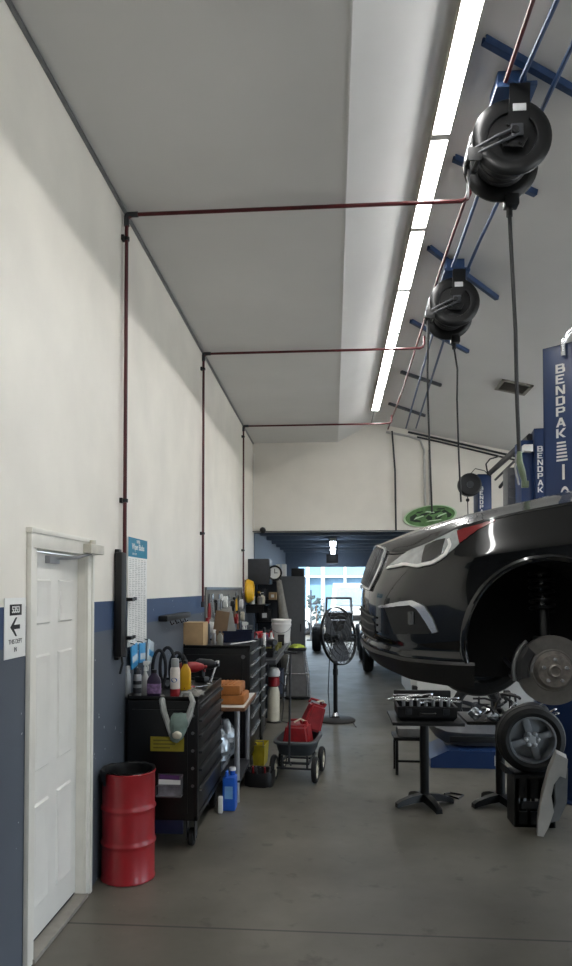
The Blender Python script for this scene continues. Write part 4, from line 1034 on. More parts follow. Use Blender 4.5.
for k in range(7):
    y = 8.75+k*0.33; hh = R.uniform(.16, .27); m = [dark_grey, red_dark, white_plastic, black_plastic, mat('tan_plastic', (140, 110, 80), .5), navy, cream_paint][k]
    t = thing('oil_bottle', '%s oil bottle, %s from the near end in the back row of the workbench' % (['dark grey', 'red', 'white', 'black', 'tan', 'navy', 'cream'][k], ['first', 'second', 'third', 'fourth', 'fifth', 'sixth', 'seventh'][k]), 'bottle', (-1.30, y, BZ), R.uniform(-.4, .4), 'oil bottles along the back of the workbench')
    b = MB(); rows = [[Vector((.055*q*sx, .04*q*sy, z*hh)) for sx, sy in ((-1, -.7), (-.7, -1), (.7, -1), (1, -.7), (1, .7), (.7, 1), (-.7, 1), (-1, .7))] for q, z in ((.92, 0), (1, .04), (1, .62), (.8, .76), (.35, .84), (.33, .9))]
    b.grid(rows, closed=True); b._add(rows[0], [tuple(range(8))]); part(b, 'body', m, t)
    b = MB(); b.lathe([(.021, .86*hh), (.021, hh), (0, hh)], seg=12); part(b, 'cap', [yellow_plastic, black_plastic, blue_plastic, red_dark, black_plastic, white_plastic, black_plastic][k], t)
t = thing('funnel', 'white plastic funnel lying upside down on the workbench before the bucket', 'funnel', (-0.90, 10.6, BZ))
b = MB(); b.lathe_open([(0.085, 0), (0.085, 0.03), (0.07, 0.06), (0.022, 0.14), (0.014, 0.2)], seg=24); part(b, 'cone', white_plastic, t)
power_tool('red and black power tool lying on the workbench by the purple jug', (-1.02, 10.25, BZ), 0.9, red_dark, name='power_drill', s=1.25)
power_tool('dark air tool standing on the front edge of the workbench', (-0.80, 9.4, BZ), 2.2, dark_grey, name='air_tool')
for k in range(8):
    x = -0.98+R.uniform(-0.15, 0.22); y = 8.85+k*0.27+R.uniform(-.06, .06); a = R.uniform(0, PI)
    hand_tool('spanner' if k % 2 else 'screwdriver', ['yellow handled screwdriver at the near end of the workbench', 'chrome spanner near the front of the workbench', 'green handled screwdriver on the workbench by the dark can', 'second chrome spanner along the workbench', 'orange handled screwdriver mid workbench', 'third chrome spanner along the workbench', 'blue handled screwdriver towards the bucket', 'last chrome spanner lying before the bucket'][k],
              (x, y, BZ+0.016), (x+0.2*math.cos(a), y+0.2*math.sin(a), BZ+0.016), [yellow_plastic, chrome, hose_green, chrome, orange_case, chrome, blue_plastic, chrome][k], 'driver' if k % 2 == 0 else 'wrench', group='hand tools on the workbench')
crate('parts_tray', 'yellow green parts tray on the front of the workbench', 'tray', (-0.86, 9.85, BZ), 0.22, 0.34, 0.06, mat('moss_plastic', (120, 116, 52), 0.5))
crate('parts_tray', 'black parts tray at the near end of the workbench', 'tray', (-0.86, 9.05, BZ), 0.24, 0.3, 0.08, black_plastic)
# yellow coil on the wall
P = at(249, 601, X=XW+0.06)
t = thing('yellow_coil', 'bright yellow coiled cable hung on the wall above the workbench', 'cable', (XW+0.02, 11.95, 1.62))
for k in range(4):
    b = MB(); b.tube([Vector((0.03+0.022*k, (0.21-0.02*k)*math.cos(a), 0.13+(0.17-0.01*k)*math.sin(a))) for a in [2*PI*i/24 for i in range(24)]], 0.03, 8, closed=True); part(b, 'loop', yellow_plastic, t)
b = MB(); b.tube([(-0.02, 0, 0.30), (0.06, 0, 0.27), (0.1, 0, 0.3)], 0.01); part(b, 'hook', black_metal, t)
# dark wall cabinet with clock, shelf of bottles
t = thing('wall_cabinet', 'dark wall cabinet high above the far end of the workbench', 'cabinet', (XW, 12.7, 1.80))
b = MB(); b.box(0.0, 0.36, -0.34, 0.3, 0.06, 0.50, 0.008); part(b, 'body', dark_grey, t)
b = MB(); b.box(0.36, 0.372, -0.33, 0.29, 0.07, 0.49, 0.003); dd = part(b, 'door', black_metal, t)
b = MB(); b.box(0.372, 0.392, -0.28, -0.26, 0.2, 0.32, 0.004); part(b, 'handle', grey_steel, dd)
t = thing('wall_clock', 'round white faced clock on a dark bracket beside the wall cabinet', 'clock', (-1.0, 12.45, 2.06))
b = MB(); b.ring([(0.10, 0), (0.13, 0), (0.13, 0.05), (0.10, 0.03)], Matrix.Rotation(PI/2, 4, 'X'), 28); part(b, 'rim', black_plastic, t)
b = MB(); b.lathe([(0, 0.012), (0.105, 0.012), (0.105, 0.004), (0, 0.004)], Matrix.Rotation(PI/2, 4, 'X'), 28); part(b, 'face', paper_white, t)
b = MB(); b.box(-0.006, 0.006, -0.017, -0.013, -0.01, 0.07); part(b, 'hand', ink, t)
b = MB(); b.box(-0.006, 0.05, -0.017, -0.013, -0.006, 0.006); part(b, 'hand', ink, t)
b = MB(); b.box(-0.115, 0.03, 0.0, 0.03, -0.02, 0.02); part(b, 'bracket', black_metal, t)
t = thing('wall_shelf', 'dark shelf of bottles under the wall cabinet', 'shelf', (XW, 12.5, 1.50))
b = MB(); b.box(0, 0.34, -0.45, 0.45, 0, 0.025, 0.003); part(b, 'board', black_metal, t)
for y in (-0.4, 0.4): b = MB(); b.box(0, 0.3, y-0.01, y+0.01, -0.12, 0.0); part(b, 'bracket', black_metal, t)
for k, (x, y, h, m, c) in enumerate(((-1.37, 12.29, .2, white_plastic, red_dark), (-1.24, 12.26, .17, cloth_grey, black_plastic), (-1.38, 12.5, .22, dark_grey, white_plastic), (-1.22, 12.5, .19, cream_paint, black_plastic), (-1.3, 12.7, .22, black_plastic, yellow_plastic))):
    t = thing('shelf_bottle', ['white bottle with red cap on the dark wall shelf', 'grey bottle at the front of the dark wall shelf', 'black bottle with white cap on the dark wall shelf', 'cream bottle on the dark wall shelf', 'black bottle with yellow cap on the dark wall shelf'][k], 'bottle', (x, y, 1.525), 0, 'bottles on the wall shelf')
    b = MB(); b.lathe([(0.045, 0), (0.048, 0.01), (0.048, h*.65), (0.02, h*.8), (0.02, h*.88)], seg=16); part(b, 'body', m, t)
    b = MB(); b.lathe([(0.024, h*.84), (0.024, h), (0, h)], seg=12); part(b, 'cap', c, t)
t = thing('storage_rack', 'tall dark storage rack against the wall before the grey locker', 'rack', (-1.22, 13.62, 0))
for sx in (-.21, .21):
    for sy in (-.25, .25):
        b = MB(); b.box(sx-.018, sx+.018, sy-.018, sy+.018, 0, 1.98); part(b, 'post', black_metal, t)
for z in (.15, .7, 1.15, 1.55, 1.93):
    b = MB(); b.box(-.22, .22, -.26, .26, z, z+.03); part(b, 'shelf', black_metal, t)
b = MB(); b.box(-.22, .22, .255, .265, .1, 1.96); b.box(-.225, -.215, -.26, .26, .1, 1.96); part(b, 'panel', dark_grey, t)
for k, (x, z, w_, h_, m, lab) in enumerate(((-.1, 1.58, .16, .2, dark_grey, 'dark carton on the upper shelf of the tall dark rack'), (.1, 1.58, .14, .14, cardboard, 'small brown carton on the upper shelf of the tall dark rack'), (-.05, 1.18, .22, .22, black_plastic, 'black carton on the middle shelf of the tall dark rack'), (.0, .73, .3, .25, cloth_grey, 'grey carton on the lower shelf of the tall dark rack'))):
    t = thing('rack_carton', lab, 'carton', (-1.22+x, 13.6, z+.001), 0, 'cartons on the dark rack')
    b = MB(); b.box(-w_/2, w_/2, -.15, .15, 0, h_, .004); part(b, 'carton', m, t)
    b = MB(); b.box(-w_*.2, w_*.2, -.152, -.1495, h_*.3, h_*.7); part(b, 'label', paper_white, t)
for k, (x, y, sx, sy, sz, m, lab) in enumerate(((-1.12, 8.80, .16, .14, .12, purple_plastic, 'violet parts box at the near end of the workbench'), (-0.98, 9.28, .12, .14, .09, silver, 'silver parts box near the front of the workbench'), (-1.14, 9.62, .15, .16, .15, black_plastic, 'black parts box towards the wall on the workbench'), (-1.12, 10.75, .20, .22, .17, red_dark, 'red parts box behind the white funnel on the workbench'), (-0.78, 10.28, .10, .12, .08, mat('moss_plastic', (120, 116, 52), .5), 'moss green parts box on the front edge of the workbench'), (-1.05, 11.2, .18, .16, .2, dark_grey, 'dark grey parts box left of the white bucket'), (-0.77, 10.78, .09, .1, .16, black_plastic, 'upright black parts box on the bench edge before the bucket'))):
    t = thing('parts_box', lab, 'box', (x, y, BZ), 0, 'parts boxes on the workbench')
    b = MB(); b.box(-sx/2, sx/2, -sy/2, sy/2, 0, sz*.8, .006); part(b, 'body', m, t)
    b = MB(); b.box(-sx/2-.003, sx/2+.003, -sy/2-.003, sy/2+.003, sz*.8, sz, .005); part(b, 'lid', m, t)
# brooms / grey sheet leaning
A0, A1 = at(283, 617, Y=12.2), at(277, 583, Y=12.5)
t = thing('folded_sheet', 'pale grey rolled cover leaning by the grey locker', 'rolled cover', (A0.x-0.02, 12.3, 0.0))
b = MB(); b.tube([(0.10, 0, 0.0), (0.06, 0.02, 0.7), (0.03, 0.03, 1.25), (-0.06, 0.06, 1.93)], [0.09, 0.10, 0.085, 0.045], 12); part(b, 'roll', cloth_grey, t)
b = MB(); b.ring([(0.09, -.015), (0.105, -.015), (0.105, .015), (0.09, .015)], Matrix.Translation((0.04, 0.025, 1.15)), 16); part(b, 'strap', dark_grey, t)
# under the bench
crate('storage_bin', 'dull blue bin under the middle of the workbench', 'bin', (-0.95, 10.85, 0.25), 0.4, 0.5, 0.33, mat('dull_blue', (64, 74, 94), 0.5))
crate('storage_bin', 'black bin under the near end of the workbench', 'bin', (-1.12, 9.1, 0.0), 0.4, 0.5, 0.42, black_plastic)
# cream tank with a red collar, standing in front of the drawers
t = thing('fluid_tank', 'cream tank with red collar and white cap on the floor under the workbench edge', 'tank', (-0.80, 9.78, 0.0))
r = 0.082
b = MB(); b.lathe([(r*.95, 0.02), (r, 0.04), (r, 0.40), (r*0.8, 0.46), (r*0.55, 0.49)], seg=24); part(b, 'cylinder', cream_paint, t)
b = MB(); b.lathe([(r*.6, 0.47), (r*.95, 0.49), (r*.95, 0.60), (r*.5, 0.62)], seg=24); part(b, 'collar', red_dark, t)
b = MB(); b.lathe([(r*.55, 0.6), (r*1.05, 0.62), (r*1.1, 0.67), (r*.8, 0.72), (r*.3, 0.735), (0, 0.736)], seg=24); part(b, 'cap', white_plastic, t)
b = MB(); b.lathe([(r*1.25, 0), (r*1.25, 0.012), (r*.95, 0.02)], seg=24); part(b, 'base', black_metal, t)
b = MB(); b.tube([(r, 0, 0.55), (r+0.05, -0.01, 0.5), (r+0.05, -0.02, 0.2), (r+0.03, -0.05, 0.02), (r+0.15, -0.12, 0.012)], 0.008); part(b, 'hose', hose_black, t)

# ================================================================== MIDDLE OF THE FLOOR
# step stool with grey tub and lime cloth
t = thing('step_stool', 'tubular step stool with grey tub and lime cloth beyond the wagon', 'stool', (-0.585, 11.9, 0))
for sx in (-1, 1):
    for sy in (-1, 1):
        b = MB(); b.tube([(sx*0.20, sy*0.19, 0.0), (sx*0.185, sy*0.17, 0.35), (sx*0.13, sy*0.12, 0.70), (sx*0.12, sy*0.11, 0.80)], 0.013, 8); part(b, 'leg', chrome, t)
b = MB(); b.tube([(-0.2, -0.175, 0.42), (0.2, -0.175, 0.42), (0.2, 0.175, 0.42), (-0.2, 0.175, 0.42)], 0.012, 8, closed=True); part(b, 'foot_ring', chrome, t)
b = MB(); b.box(-0.15, 0.15, -0.14, 0.14, 0.78, 0.83, 0.02); part(b, 'seat', black_plastic, t)
b = MB(); rows = []
for (q, z) in ((0.165, 0.055), (0.155, 0.3), (0.115, 0.55), (0.10, 0.72), (0.095, 0.76)): rows.append([Vector((q*sx, q*0.8*sy, z)) for sx, sy in ((-1, -1), (0, -1.08), (1, -1), (1.08, 0), (1, 1), (0, 1.08), (-1, 1), (-1.08, 0))])
b.grid(rows, closed=True); b._add(rows[0], [tuple(range(8))]); b._add(rows[-1], [tuple(range(8))]); part(b, 'tub', mat('stool_tub_grey', (112, 112, 112), 0.5), t)
b = MB(); b.box(-0.22, 0.22, -0.2, 0.2, 0.025, 0.055, 0.01); part(b, 'base_tray', black_plastic, t)
t = thing('shop_cloth', 'lime green cloth lying crumpled on the step stool seat', 'cloth', (-0.585, 11.9, 0.831))
b = MB(); rows = []
for i in range(6):
    rows.append([Vector((0.135*math.cos(a)*math.sin(PI*(i+.3)/11)*R.uniform(.8, 1.15), 0.12*math.sin(a)*math.sin(PI*(i+.3)/11)*R.uniform(.8, 1.15), 0.055*math.cos(PI*i/10)*R.uniform(.5, 1.2))) for a in [2*PI*k/16 for k in range(16)]])
b.grid(rows, closed=True); b._add(rows[-1], [tuple(range(16))]); part(b, 'fabric', lime_cloth, t)

# wagon with red jugs
W0 = Vector((-0.335, 7.02, 0)); wz = -0.12
t = thing('garden_wagon', 'grey plastic dump wagon with pale wheels standing on the open floor', 'wagon', W0, wz)
b = MB(); rows = []
for (qx, qy, z) in ((0.15, 0.22, 0.235), (0.165, 0.25, 0.25), (0.195, 0.31, 0.37), (0.21, 0.325, 0.375), (0.21, 0.325, 0.355), (0.205, 0.32, 0.355)):
    rows.append([Vector((qx*math.copysign(abs(math.cos(a))**.45, math.cos(a)), qy*math.copysign(abs(math.sin(a))**.45, math.sin(a)), z)) for a in [2*PI*(k+.5)/28 for k in range(28)]])
inner = [[Vector((v.x*.93, v.y*.95, v.z+0.012)) for v in rw] for rw in rows[:3]]
b.grid(rows, closed=True); b.grid(inner, closed=True); b._add(inner[0], [tuple(range(28))]); b._add(rows[0], [tuple(range(28))])
b.grid([rows[3], [v.copy() for v in inner[2]]], closed=True)
part(b, 'tub', mat('wagon_grey', (62, 68, 72), 0.5), t)
b = MB(); b.tube([(-0.13, -0.22, 0.17), (0.13, -0.22, 0.17), (0.13, 0.22, 0.17), (-0.13, 0.22, 0.17)], 0.014, 8, closed=True)
for y in (-0.22, 0.22): b.cyl((-0.19, y, 0.12), (0.19, y, 0.12), 0.01); b.tube([(-0.12, y, 0.12), (-0.12, y, 0.24)], 0.011); b.tube([(0.12, y, 0.12), (0.12, y, 0.24)], 0.011)
part(b, 'frame', dark_grey, t)
for sx in (-1, 1):
    for y in (-0.22, 0.22):
        Mw = Matrix.Translation((sx*0.195, y, 0.12)) @ Matrix.Rotation(PI/2, 4, 'Y')
        b = MB(); b.ring([(0.085, -.022), (0.108, -.024), (0.12, -.012), (0.12, .012), (0.108, .024), (0.085, .022)], Mw, 32); w = part(b, 'tire', rubber, t)
        b = MB(); b.lathe([(0, -.026), (0.03, -.026), (0.035, -.012), (0.075, -.008), (0.088, -.02), (0.088, .02), (0.075, .008), (0.035, .012), (0.03, .026), (0, .026)], Mw, 32); part(b, 'rim', cream_paint, w)
b = MB(); b.tube([(-0.03, -0.24, 0.16), (-0.03, -0.34, 0.2), (-0.03, -0.32, 0.4), (-0.03, -0.26, 1.20)], 0.011, 8); b.tube([(-0.09, -0.26, 1.2), (0.03, -0.26, 1.2)], 0.013, 8); part(b, 'pull_handle', dark_grey, t)
def fuel_can(name, label, loc, rz, sx, sy, sz, tilt=0.0):
    t = thing(name, label, 'fuel can', loc, rz, 'red fuel cans in the wagon'); M = Matrix.Rotation(tilt, 4, 'Y')
    b = MB()
    t2 = bmesh.new(); bmesh.ops.create_cube(t2, size=1)
    for v in t2.verts:
        k = 0.72 if v.co.z > 0 else 1
        v.co = Vector((v.co.x*sx*k, v.co.y*sy*(0.85 if v.co.z > 0 else 1), (v.co.z+0.5)*sz))
    bmesh.ops.bevel(t2, geom=t2.edges[:], offset=0.022, segments=3, affect='EDGES'); b.merge(t2, M)
    b.cyl(M @ Vector((0.06, 0, sz-0.01)), M @ Vector((0.07, 0, sz+0.03)), 0.022)
    lo = min(v.co.z for v in b.bm.verts)
    for v in b.bm.verts: v.co.z -= lo
    part(b, 'body', red_dark, t)
    b = MB(); b.tube([M @ Vector(p)-Vector((0, 0, lo)) for p in ((-0.09, 0, sz-0.012), (-0.08, 0, sz+0.03), (0.02, 0, sz+0.035), (0.04, 0, sz-0.012))], 0.013, 8); part(b, 'handle', red_dark, t)
    b = MB(); b.tube([M @ Vector(p)-Vector((0, 0, lo)) for p in ((0.07, 0, sz+0.02), (0.03, -0.03, sz+0.05), (-0.03, -0.05, sz+0.02))], 0.009, 8); part(b, 'spout', cream_paint, t)
    return t
Mw = BASE[t.name]
fuel_can('fuel_can', 'large red fuel can with pale spout standing in the wagon', Mw @ Vector((0.0, -0.02, 0.262)), wz, 0.28, 0.30, 0.24, 0.0)
fuel_can('fuel_can', 'red fuel can tipped over the far edge of the wagon', Mw @ Vector((0.07, 0.225, 0.377)), wz+0.4, 0.20, 0.18, 0.26, 0.35)

# pedestal fan
fx, fy = 0.03, 9.95
t = thing('pedestal_fan', 'black round shop fan on a tall pole in the middle aisle', 'fan', (fx, fy, 0), 0.95)
b = MB(); b.lathe([(0.27, 0), (0.27, 0.02), (0.24, 0.035), (0.06, 0.045), (0.04, 0.08), (0.03, 0.09)], seg=40); part(b, 'base', mat('fan_base', (46, 44, 42), 0.5), t)
b = MB(); b.cyl((0, 0, 0.06), (0, 0, 1.14), 0.03, seg=16); b.cyl((0, 0, 0.62), (0, 0, 0.70), 0.037, seg=16); part(b, 'pole', black_metal, t)
b = MB(); b.lathe([(0.045, 0), (0.05, 0.01), (0.03, 0.05)], Matrix.Translation((0, 0, 0.06)), 16); part(b, 'pole_collar', chrome, t)
fz = 1.15; Mf = Matrix.Translation((0, -0.06, fz)) @ Matrix.Rotation(PI/2-0.15, 4, 'X')
b = MB(); RF = 0.39
for rr in (0.08, 0.145, 0.21, 0.275, 0.34, RF):
    d = 0.085*math.sqrt(max(0, 1-(rr/RF)**2))
    for s in (-1, 1): b.ring([(rr-.003, s*d-.003), (rr+.003, s*d-.003), (rr+.003, s*d+.003), (rr-.003, s*d+.003)], Mf, 40)
b.ring([(RF-.006, -.02), (RF+.006, -.02), (RF+.006, .02), (RF-.006, .02)], Mf, 48)
for k in range(32):
    a = 2*PI*k/32
    for s in (-1, 1):
        b.tube([Mf @ Vector((q*math.cos(a), q*math.sin(a), s*0.085*math.sqrt(max(0, 1-(q/RF)**2)))) for q in (0.03, 0.15, 0.27, 0.35, RF)], 0.0022, 4)
part(b, 'cage', black_metal, t)
b = MB()
for k in range(3):
    a0 = 2*PI*k/3+0.4; rows = []
    for i in range(8):
        q = 0.06+0.29*i/7; wd = 0.30+0.30*math.sin(PI*min(1, (i+1)/7.0)*0.8)
        rows.append([Mf @ Vector((q*math.cos(a0+wd*(j-2)*.5), q*math.sin(a0+wd*(j-2)*.5), 0.02*(j-2)+z2)) for z2 in (0.0,) for j in range(5)])
    b.grid(rows); b.grid([[p+(Mf.to_3x3() @ Vector((0, 0, 0.004))) for p in rw] for rw in rows])
part(b, 'blade', dark_grey, t)
b = MB(); b.lathe([(0, -0.05), (0.05, -0.05), (0.06, -0.03), (0.06, 0.03), (0, 0.035)], Mf, 20); b.lathe([(0.075, -0.2), (0.085, -0.19), (0.085, -0.09), (0.06, -0.085)], Mf, 20)
part(b, 'motor', black_metal, t)
b = MB(); b.tube([(0.0, 0.05, 1.1), (-0.05, 0.06, 0.9), (-0.1, 0.05, 0.4), (-0.06, 0.05, 0.05), (-0.02, -0.3, 0.012), (-0.25, -0.5, 0.012)], 0.006); part(b, 'cord', black_plastic, t)

# ================================================================== LOCKER AND BACK BAY
LY = 14.2
t = thing('metal_locker', 'tall plain grey metal locker beyond the end of the workbench', 'locker', (-0.88, LY+0.3, 0))
b = MB(); b.box(-0.32, 0.32, -0.3, 0.3, 0.06, 2.03, 0.008); b.box(-0.30, 0.30, -0.28, 0.3, 0, 0.06); part(b, 'body', locker_grey, t)
b = MB(); b.box(-0.31, 0.31, -0.312, -0.3, 0.08, 2.01, 0.004); dd = part(b, 'door', locker_grey, t)
b = MB(); b.box(0.24, 0.26, -0.335, -0.312, 0.95, 1.1, 0.004); b.cyl((0.25, -0.33, 0.62), (0.25, -0.312, 0.62), 0.02); part(b, 'handle', dark_gap, dd)
b = MB(); b.box(-0.82, -0.57, LY+0.08, LY+0.45, 2.031, 2.19, 0.01); solo(b, 'black_box', black_plastic, 'low black box lying on top of the grey locker', 'box')
t = thing('carton', 'white carton standing on top of the grey locker at left', 'carton', (-1.03, LY+0.25, 2.031))
b = MB(); b.box(-0.10, 0.10, -0.12, 0.14, 0, 0.24, 0.003); part(b, 'carton', paper_white, t)
b = MB(); b.box(-0.02, 0.02, -0.1215, 0.14, 0.06, 0.2415); part(b, 'tape', clear_pack, t)
# strip lights and opener in the back bay
for k, (Y, lab) in enumerate(((15.65, 'white strip light under the back bay ceiling, nearest the header'), (18.35, 'white strip light under the back bay ceiling, middle one'), (21.05, 'white strip light under the back bay ceiling, farthest from viewer'))):
    t = thing('batten_light', lab, 'ceiling light', (0.0, Y, 2.735), 0, 'strip lights in the back bay')
    b = MB(); b.box(-0.07, 0.07, -0.55, 0.55, 0.03, 0.105, 0.006); part(b, 'housing', white_paint, t)
    b = MB(); b.box(-0.06, 0.06, -0.54, 0.54, -0.02, 0.03, 0.012); part(b, 'diffuser', lamp_emit2, t)
t = thing('door_opener', 'black box of the door opener under the back bay ceiling', 'door opener', (-0.02, 19.7, 2.47))
b = MB(); b.box(-0.16, 0.16, -0.2, 0.2, 0, 0.24, 0.02); part(b, 'motor_box', black_plastic, t)
b = MB(); b.box(-0.02, 0.02, -0.15, -0.1, 0.2, 0.37); b.box(-0.02, 0.02, 0.1, 0.15, 0.2, 0.37); part(b, 'hanger', grey_steel, t)

# wheel builder
def wheel_parts(parent, c, r, w, rr, axis='Y', rimm=alloy_dark, tirem=rubber, spokes=5, hubm=None, out=-1):
    """out: side of the axle (sign along the axis) where the rim face looks"""
    A = Matrix.Rotation(PI/2*out*-1, 4, 'X') if axis == 'Y' else Matrix.Rotation(PI/2*out, 4, 'Y')
    M = Matrix.Translation(Vector(c)) @ A                       # local +z = outward
    b = MB(); hw = w/2
    b.ring([(rr, -hw*.8), (rr+.02, -hw), (r-.05, -hw*1.05), (r-.015, -hw*.85), (r, -hw*.5), (r-.006, -hw*.3), (r-.006, -hw*.26), (r, -hw*.2), (r, hw*.2), (r-.006, hw*.26), (r-.006, hw*.3), (r, hw*.5), (r-.015, hw*.85), (r-.05, hw*1.05), (rr+.02, hw), (rr, hw*.8)], M, 48)
    t = part(b, 'tire', tirem, parent)
    b = MB()
    b.ring([(rr*.93, -hw*.8), (rr, -hw*.85), (rr+.006, hw*.8), (rr+.004, hw*.92), (rr*.95, hw*.92), (rr*.91, hw*.6), (rr*.88, 0)], M, 48)
    b.lathe([(0, hw*.55), (rr*.26, hw*.62), (rr*.34, hw*.5), (rr*.36, hw*.2), (0, hw*.1)], M, 32)
    for k in range(spokes):
        a = 2*PI*k/spokes+0.3
        Ms = M @ Matrix.Rotation(a, 4, 'Z'); b.box(rr*.28, rr*.95, -rr*.15, rr*.15, hw*.28, hw*.55, rr*.03, Ms)
    b.lathe([(rr*.3, hw*.02), (rr*.9, -hw*.1), (rr*.9, -hw*.15), (rr*.3, -hw*.05)], M, 32)
    part(b, 'rim', rimm, t)
    b = MB(); rows = [(0, hw*.72), (rr*.16, hw*.7), (rr*.22, hw*.6), (rr*.22, hw*.5)]
    b.lathe(rows, M, 12)
    if hubm:
        for k in range(6):
            a = 2*PI*k/6; b.ball(M @ Vector((rr*.26*math.cos(a), rr*.26*math.sin(a), hw*.6)), rr*.11, 8, 6)
    part(b, 'hub_cap', hubm or rimm, t)
    return t
# off-road buggy seen end-on in the yard doorway
t = thing('off_road_buggy', 'dark open wheeled buggy standing in the bright rear doorway', 'buggy', (0.17, 20.9, 0))
for sx in (-1, 1):
    wheel_parts(t, (sx*0.64, -0.1, 0.36), 0.36, 0.24, 0.19, axis='X', out=sx, rimm=dark_grey)
    wheel_parts(t, (sx*0.64, 1.5, 0.36), 0.36, 0.24, 0.19, axis='X', out=sx, rimm=dark_grey)
b = MB(); rows = []
for (hx, y, z) in ((0.30, -0.15, 0.55), (0.36, -0.18, 0.75), (0.40, -0.1, 1.02), (0.44, 0.3, 1.12), (0.46, 0.8, 1.12)):
    rows.append([Vector((hx*math.cos(a), y+0.15*math.sin(a)**2, z if abs(math.cos(a)) < .7 else z-0.06)) for a in [PI*k/10 for k in range(11)]])
b.box(-0.36, 0.36, -0.2, 1.7, 0.42, 0.9, 0.08); b.box(-0.40, 0.40, 0.3, 1.6, 0.8, 1.1, 0.06); part(b, 'body', mat('buggy_brown', (58, 48, 44), 0.4, coat=.3), t)
b = MB(); b.box(-0.55, 0.55, -0.3, -0.2, 0.28, 0.42, 0.03); b.cyl((-0.6, -0.1, 0.36), (0.6, -0.1, 0.36), 0.05); b.cyl((-0.6, 1.5, 0.36), (0.6, 1.5, 0.36), 0.05); b.box(-.2, .2, -.25, 1.6, .3, .40, .02); part(b, 'chassis', dark_grey, t)
b = MB()
for sx in (-1, 1): b.tube([(sx*0.38, 0.25, 1.05), (sx*0.36, 0.7, 1.5), (sx*0.36, 1.5, 1.5), (sx*0.4, 1.75, 0.8)], 0.03, 8)
b.tube([(-0.36, 0.72, 1.5), (0.36, 0.72, 1.5)], 0.03); b.tube([(-0.36, 1.5, 1.5), (0.36, 1.5, 1.5)], 0.03)
part(b, 'roll_cage', black_metal, t)
for sx in (-1, 1):
    b = MB(); b.lathe([(0, -.03), (0.085, -.025), (0.1, 0), (0.09, 0.04), (0, .06)], Matrix.Translation((sx*0.27, -0.21, 0.72)) @ Matrix.Rotation(-PI/2, 4, 'X'), 20); part(b, 'headlight', mat('clear_headlight', (220, 224, 226), 0.1, coat=1.0), t)
# white van across the yard
t = thing('white_van', 'white van parked outside beyond the buggy, half in sunlight', 'van', (0.78, 27.5, 0))
b = MB(); prof = [(-2.0, 0.3), (-2.05, 0.7), (-1.95, 1.0), (-1.5, 1.12), (-0.9, 1.85), (-0.5, 1.98), (1.9, 1.98), (2.05, 1.5), (2.05, 0.3)]
rows = []
for (x, s) in ((-0.78, 0.93), (-0.84, 0.98), (-0.86, 1), (0.86, 1), (0.84, .98), (0.78, 0.93)): rows.append([Vector((x*(1 if v < 1.2 else 0.9), u*s, 0.3+(v-0.3)*(1-(1-s)*.6))) for u, v in prof])
b.grid(rows, closed=False); b._add(rows[0], [tuple(range(9))]); b._add(rows[-1], [tuple(range(9))]); b.grid([[r_[-1] for r_ in rows], [r_[0] for r_ in rows]])
part(b, 'body', skin_white_car, t)
b = MB(); b._add([(-0.7, -1.51, 1.17), (0.7, -1.51, 1.17), (0.66, -0.96, 1.83), (-0.66, -0.96, 1.83)], [(0, 1, 2, 3)])
for v in b.bm.verts: v.co += Vector((0, -0.02, 0.015))
bmesh.ops.solidify(b.bm, geom=b.bm.faces[:], thickness=0.01); part(b, 'windshield', mat('sky_glass', (150, 165, 174), 0.08, coat=1), t)
for sx in (-1, 1):
    for y in (-1.25, 1.25): wheel_parts(t, (sx*0.78, y, 0.33), 0.33, 0.2, 0.2, axis='X', out=sx)
    b = MB(); b.box(sx*0.62-0.14, sx*0.62+0.14, -2.06, -1.98, 0.72, 0.9, 0.03); part(b, 'headlight', MATS['clear_headlight'], t)
b = MB(); b.box(-0.4, 0.4, -2.08, -2.0, 0.66, 0.86, 0.02); part(b, 'grille', black_plastic, t)
# dark car in the back bay (hidden mostly behind the near car's nose)
t = thing('dark_car', 'black car in the back bay mostly hidden behind the raised car', 'car', (1.55, 17.0, 0))
b = MB()
sec = [(-1.9, .32, .80, .80), (-2.0, .36, 0.95, .86), (-1.6, .28, 1.05, .88), (-1.0, .26, 1.08, .89), (1.2, .26, 1.1, .89), (1.8, .3, 1.02, .87), (2.05, .4, 0.8, .78)]
rows = []
for (y, z0, z1, w) in sec: rows.append([Vector((-w*.92, y, z0)), Vector((-w, y, z0+.2)), Vector((-w, y, z1-.12)), Vector((-w*.9, y, z1)), Vector((w*.9, y, z1)), Vector((w, y, z1-.12)), Vector((w, y, z0+.2)), Vector((w*.92, y, z0))])
b.grid(rows, closed=True); b._add(rows[0], [tuple(range(8))]); b._add(rows[-1], [tuple(range(8))]); part(b, 'body', car_black, t)
b = MB(); rows = []
for (y, w, z) in ((-1.55, .78, 1.06), (-1.0, .68, 1.55), (-0.6, .66, 1.62), (0.7, .66, 1.62), (1.5, .76, 1.08)): rows.append([Vector((-w, y, z)), Vector((w, y, z))])
top = rows
b.grid(top); b._add([rows[i][0] for i in range(5)], [(0, 1, 2, 3, 4)]); b._add([rows[i][1] for i in range(5)], [(0, 1, 2, 3, 4)]); part(b, 'cabin', glass_dark, t)
for sx in (-1, 1):
    for y in (-1.2, 1.3): wheel_parts(t, (sx*0.80, y, 0.34), 0.34, 0.2, 0.21, axis='X', out=sx)
    b = MB(); b.box(sx*0.66-0.12, sx*0.66+0.12, -2.02, -1.95, 0.72, 0.86, 0.02); part(b, 'tail_light', red_lens, t)
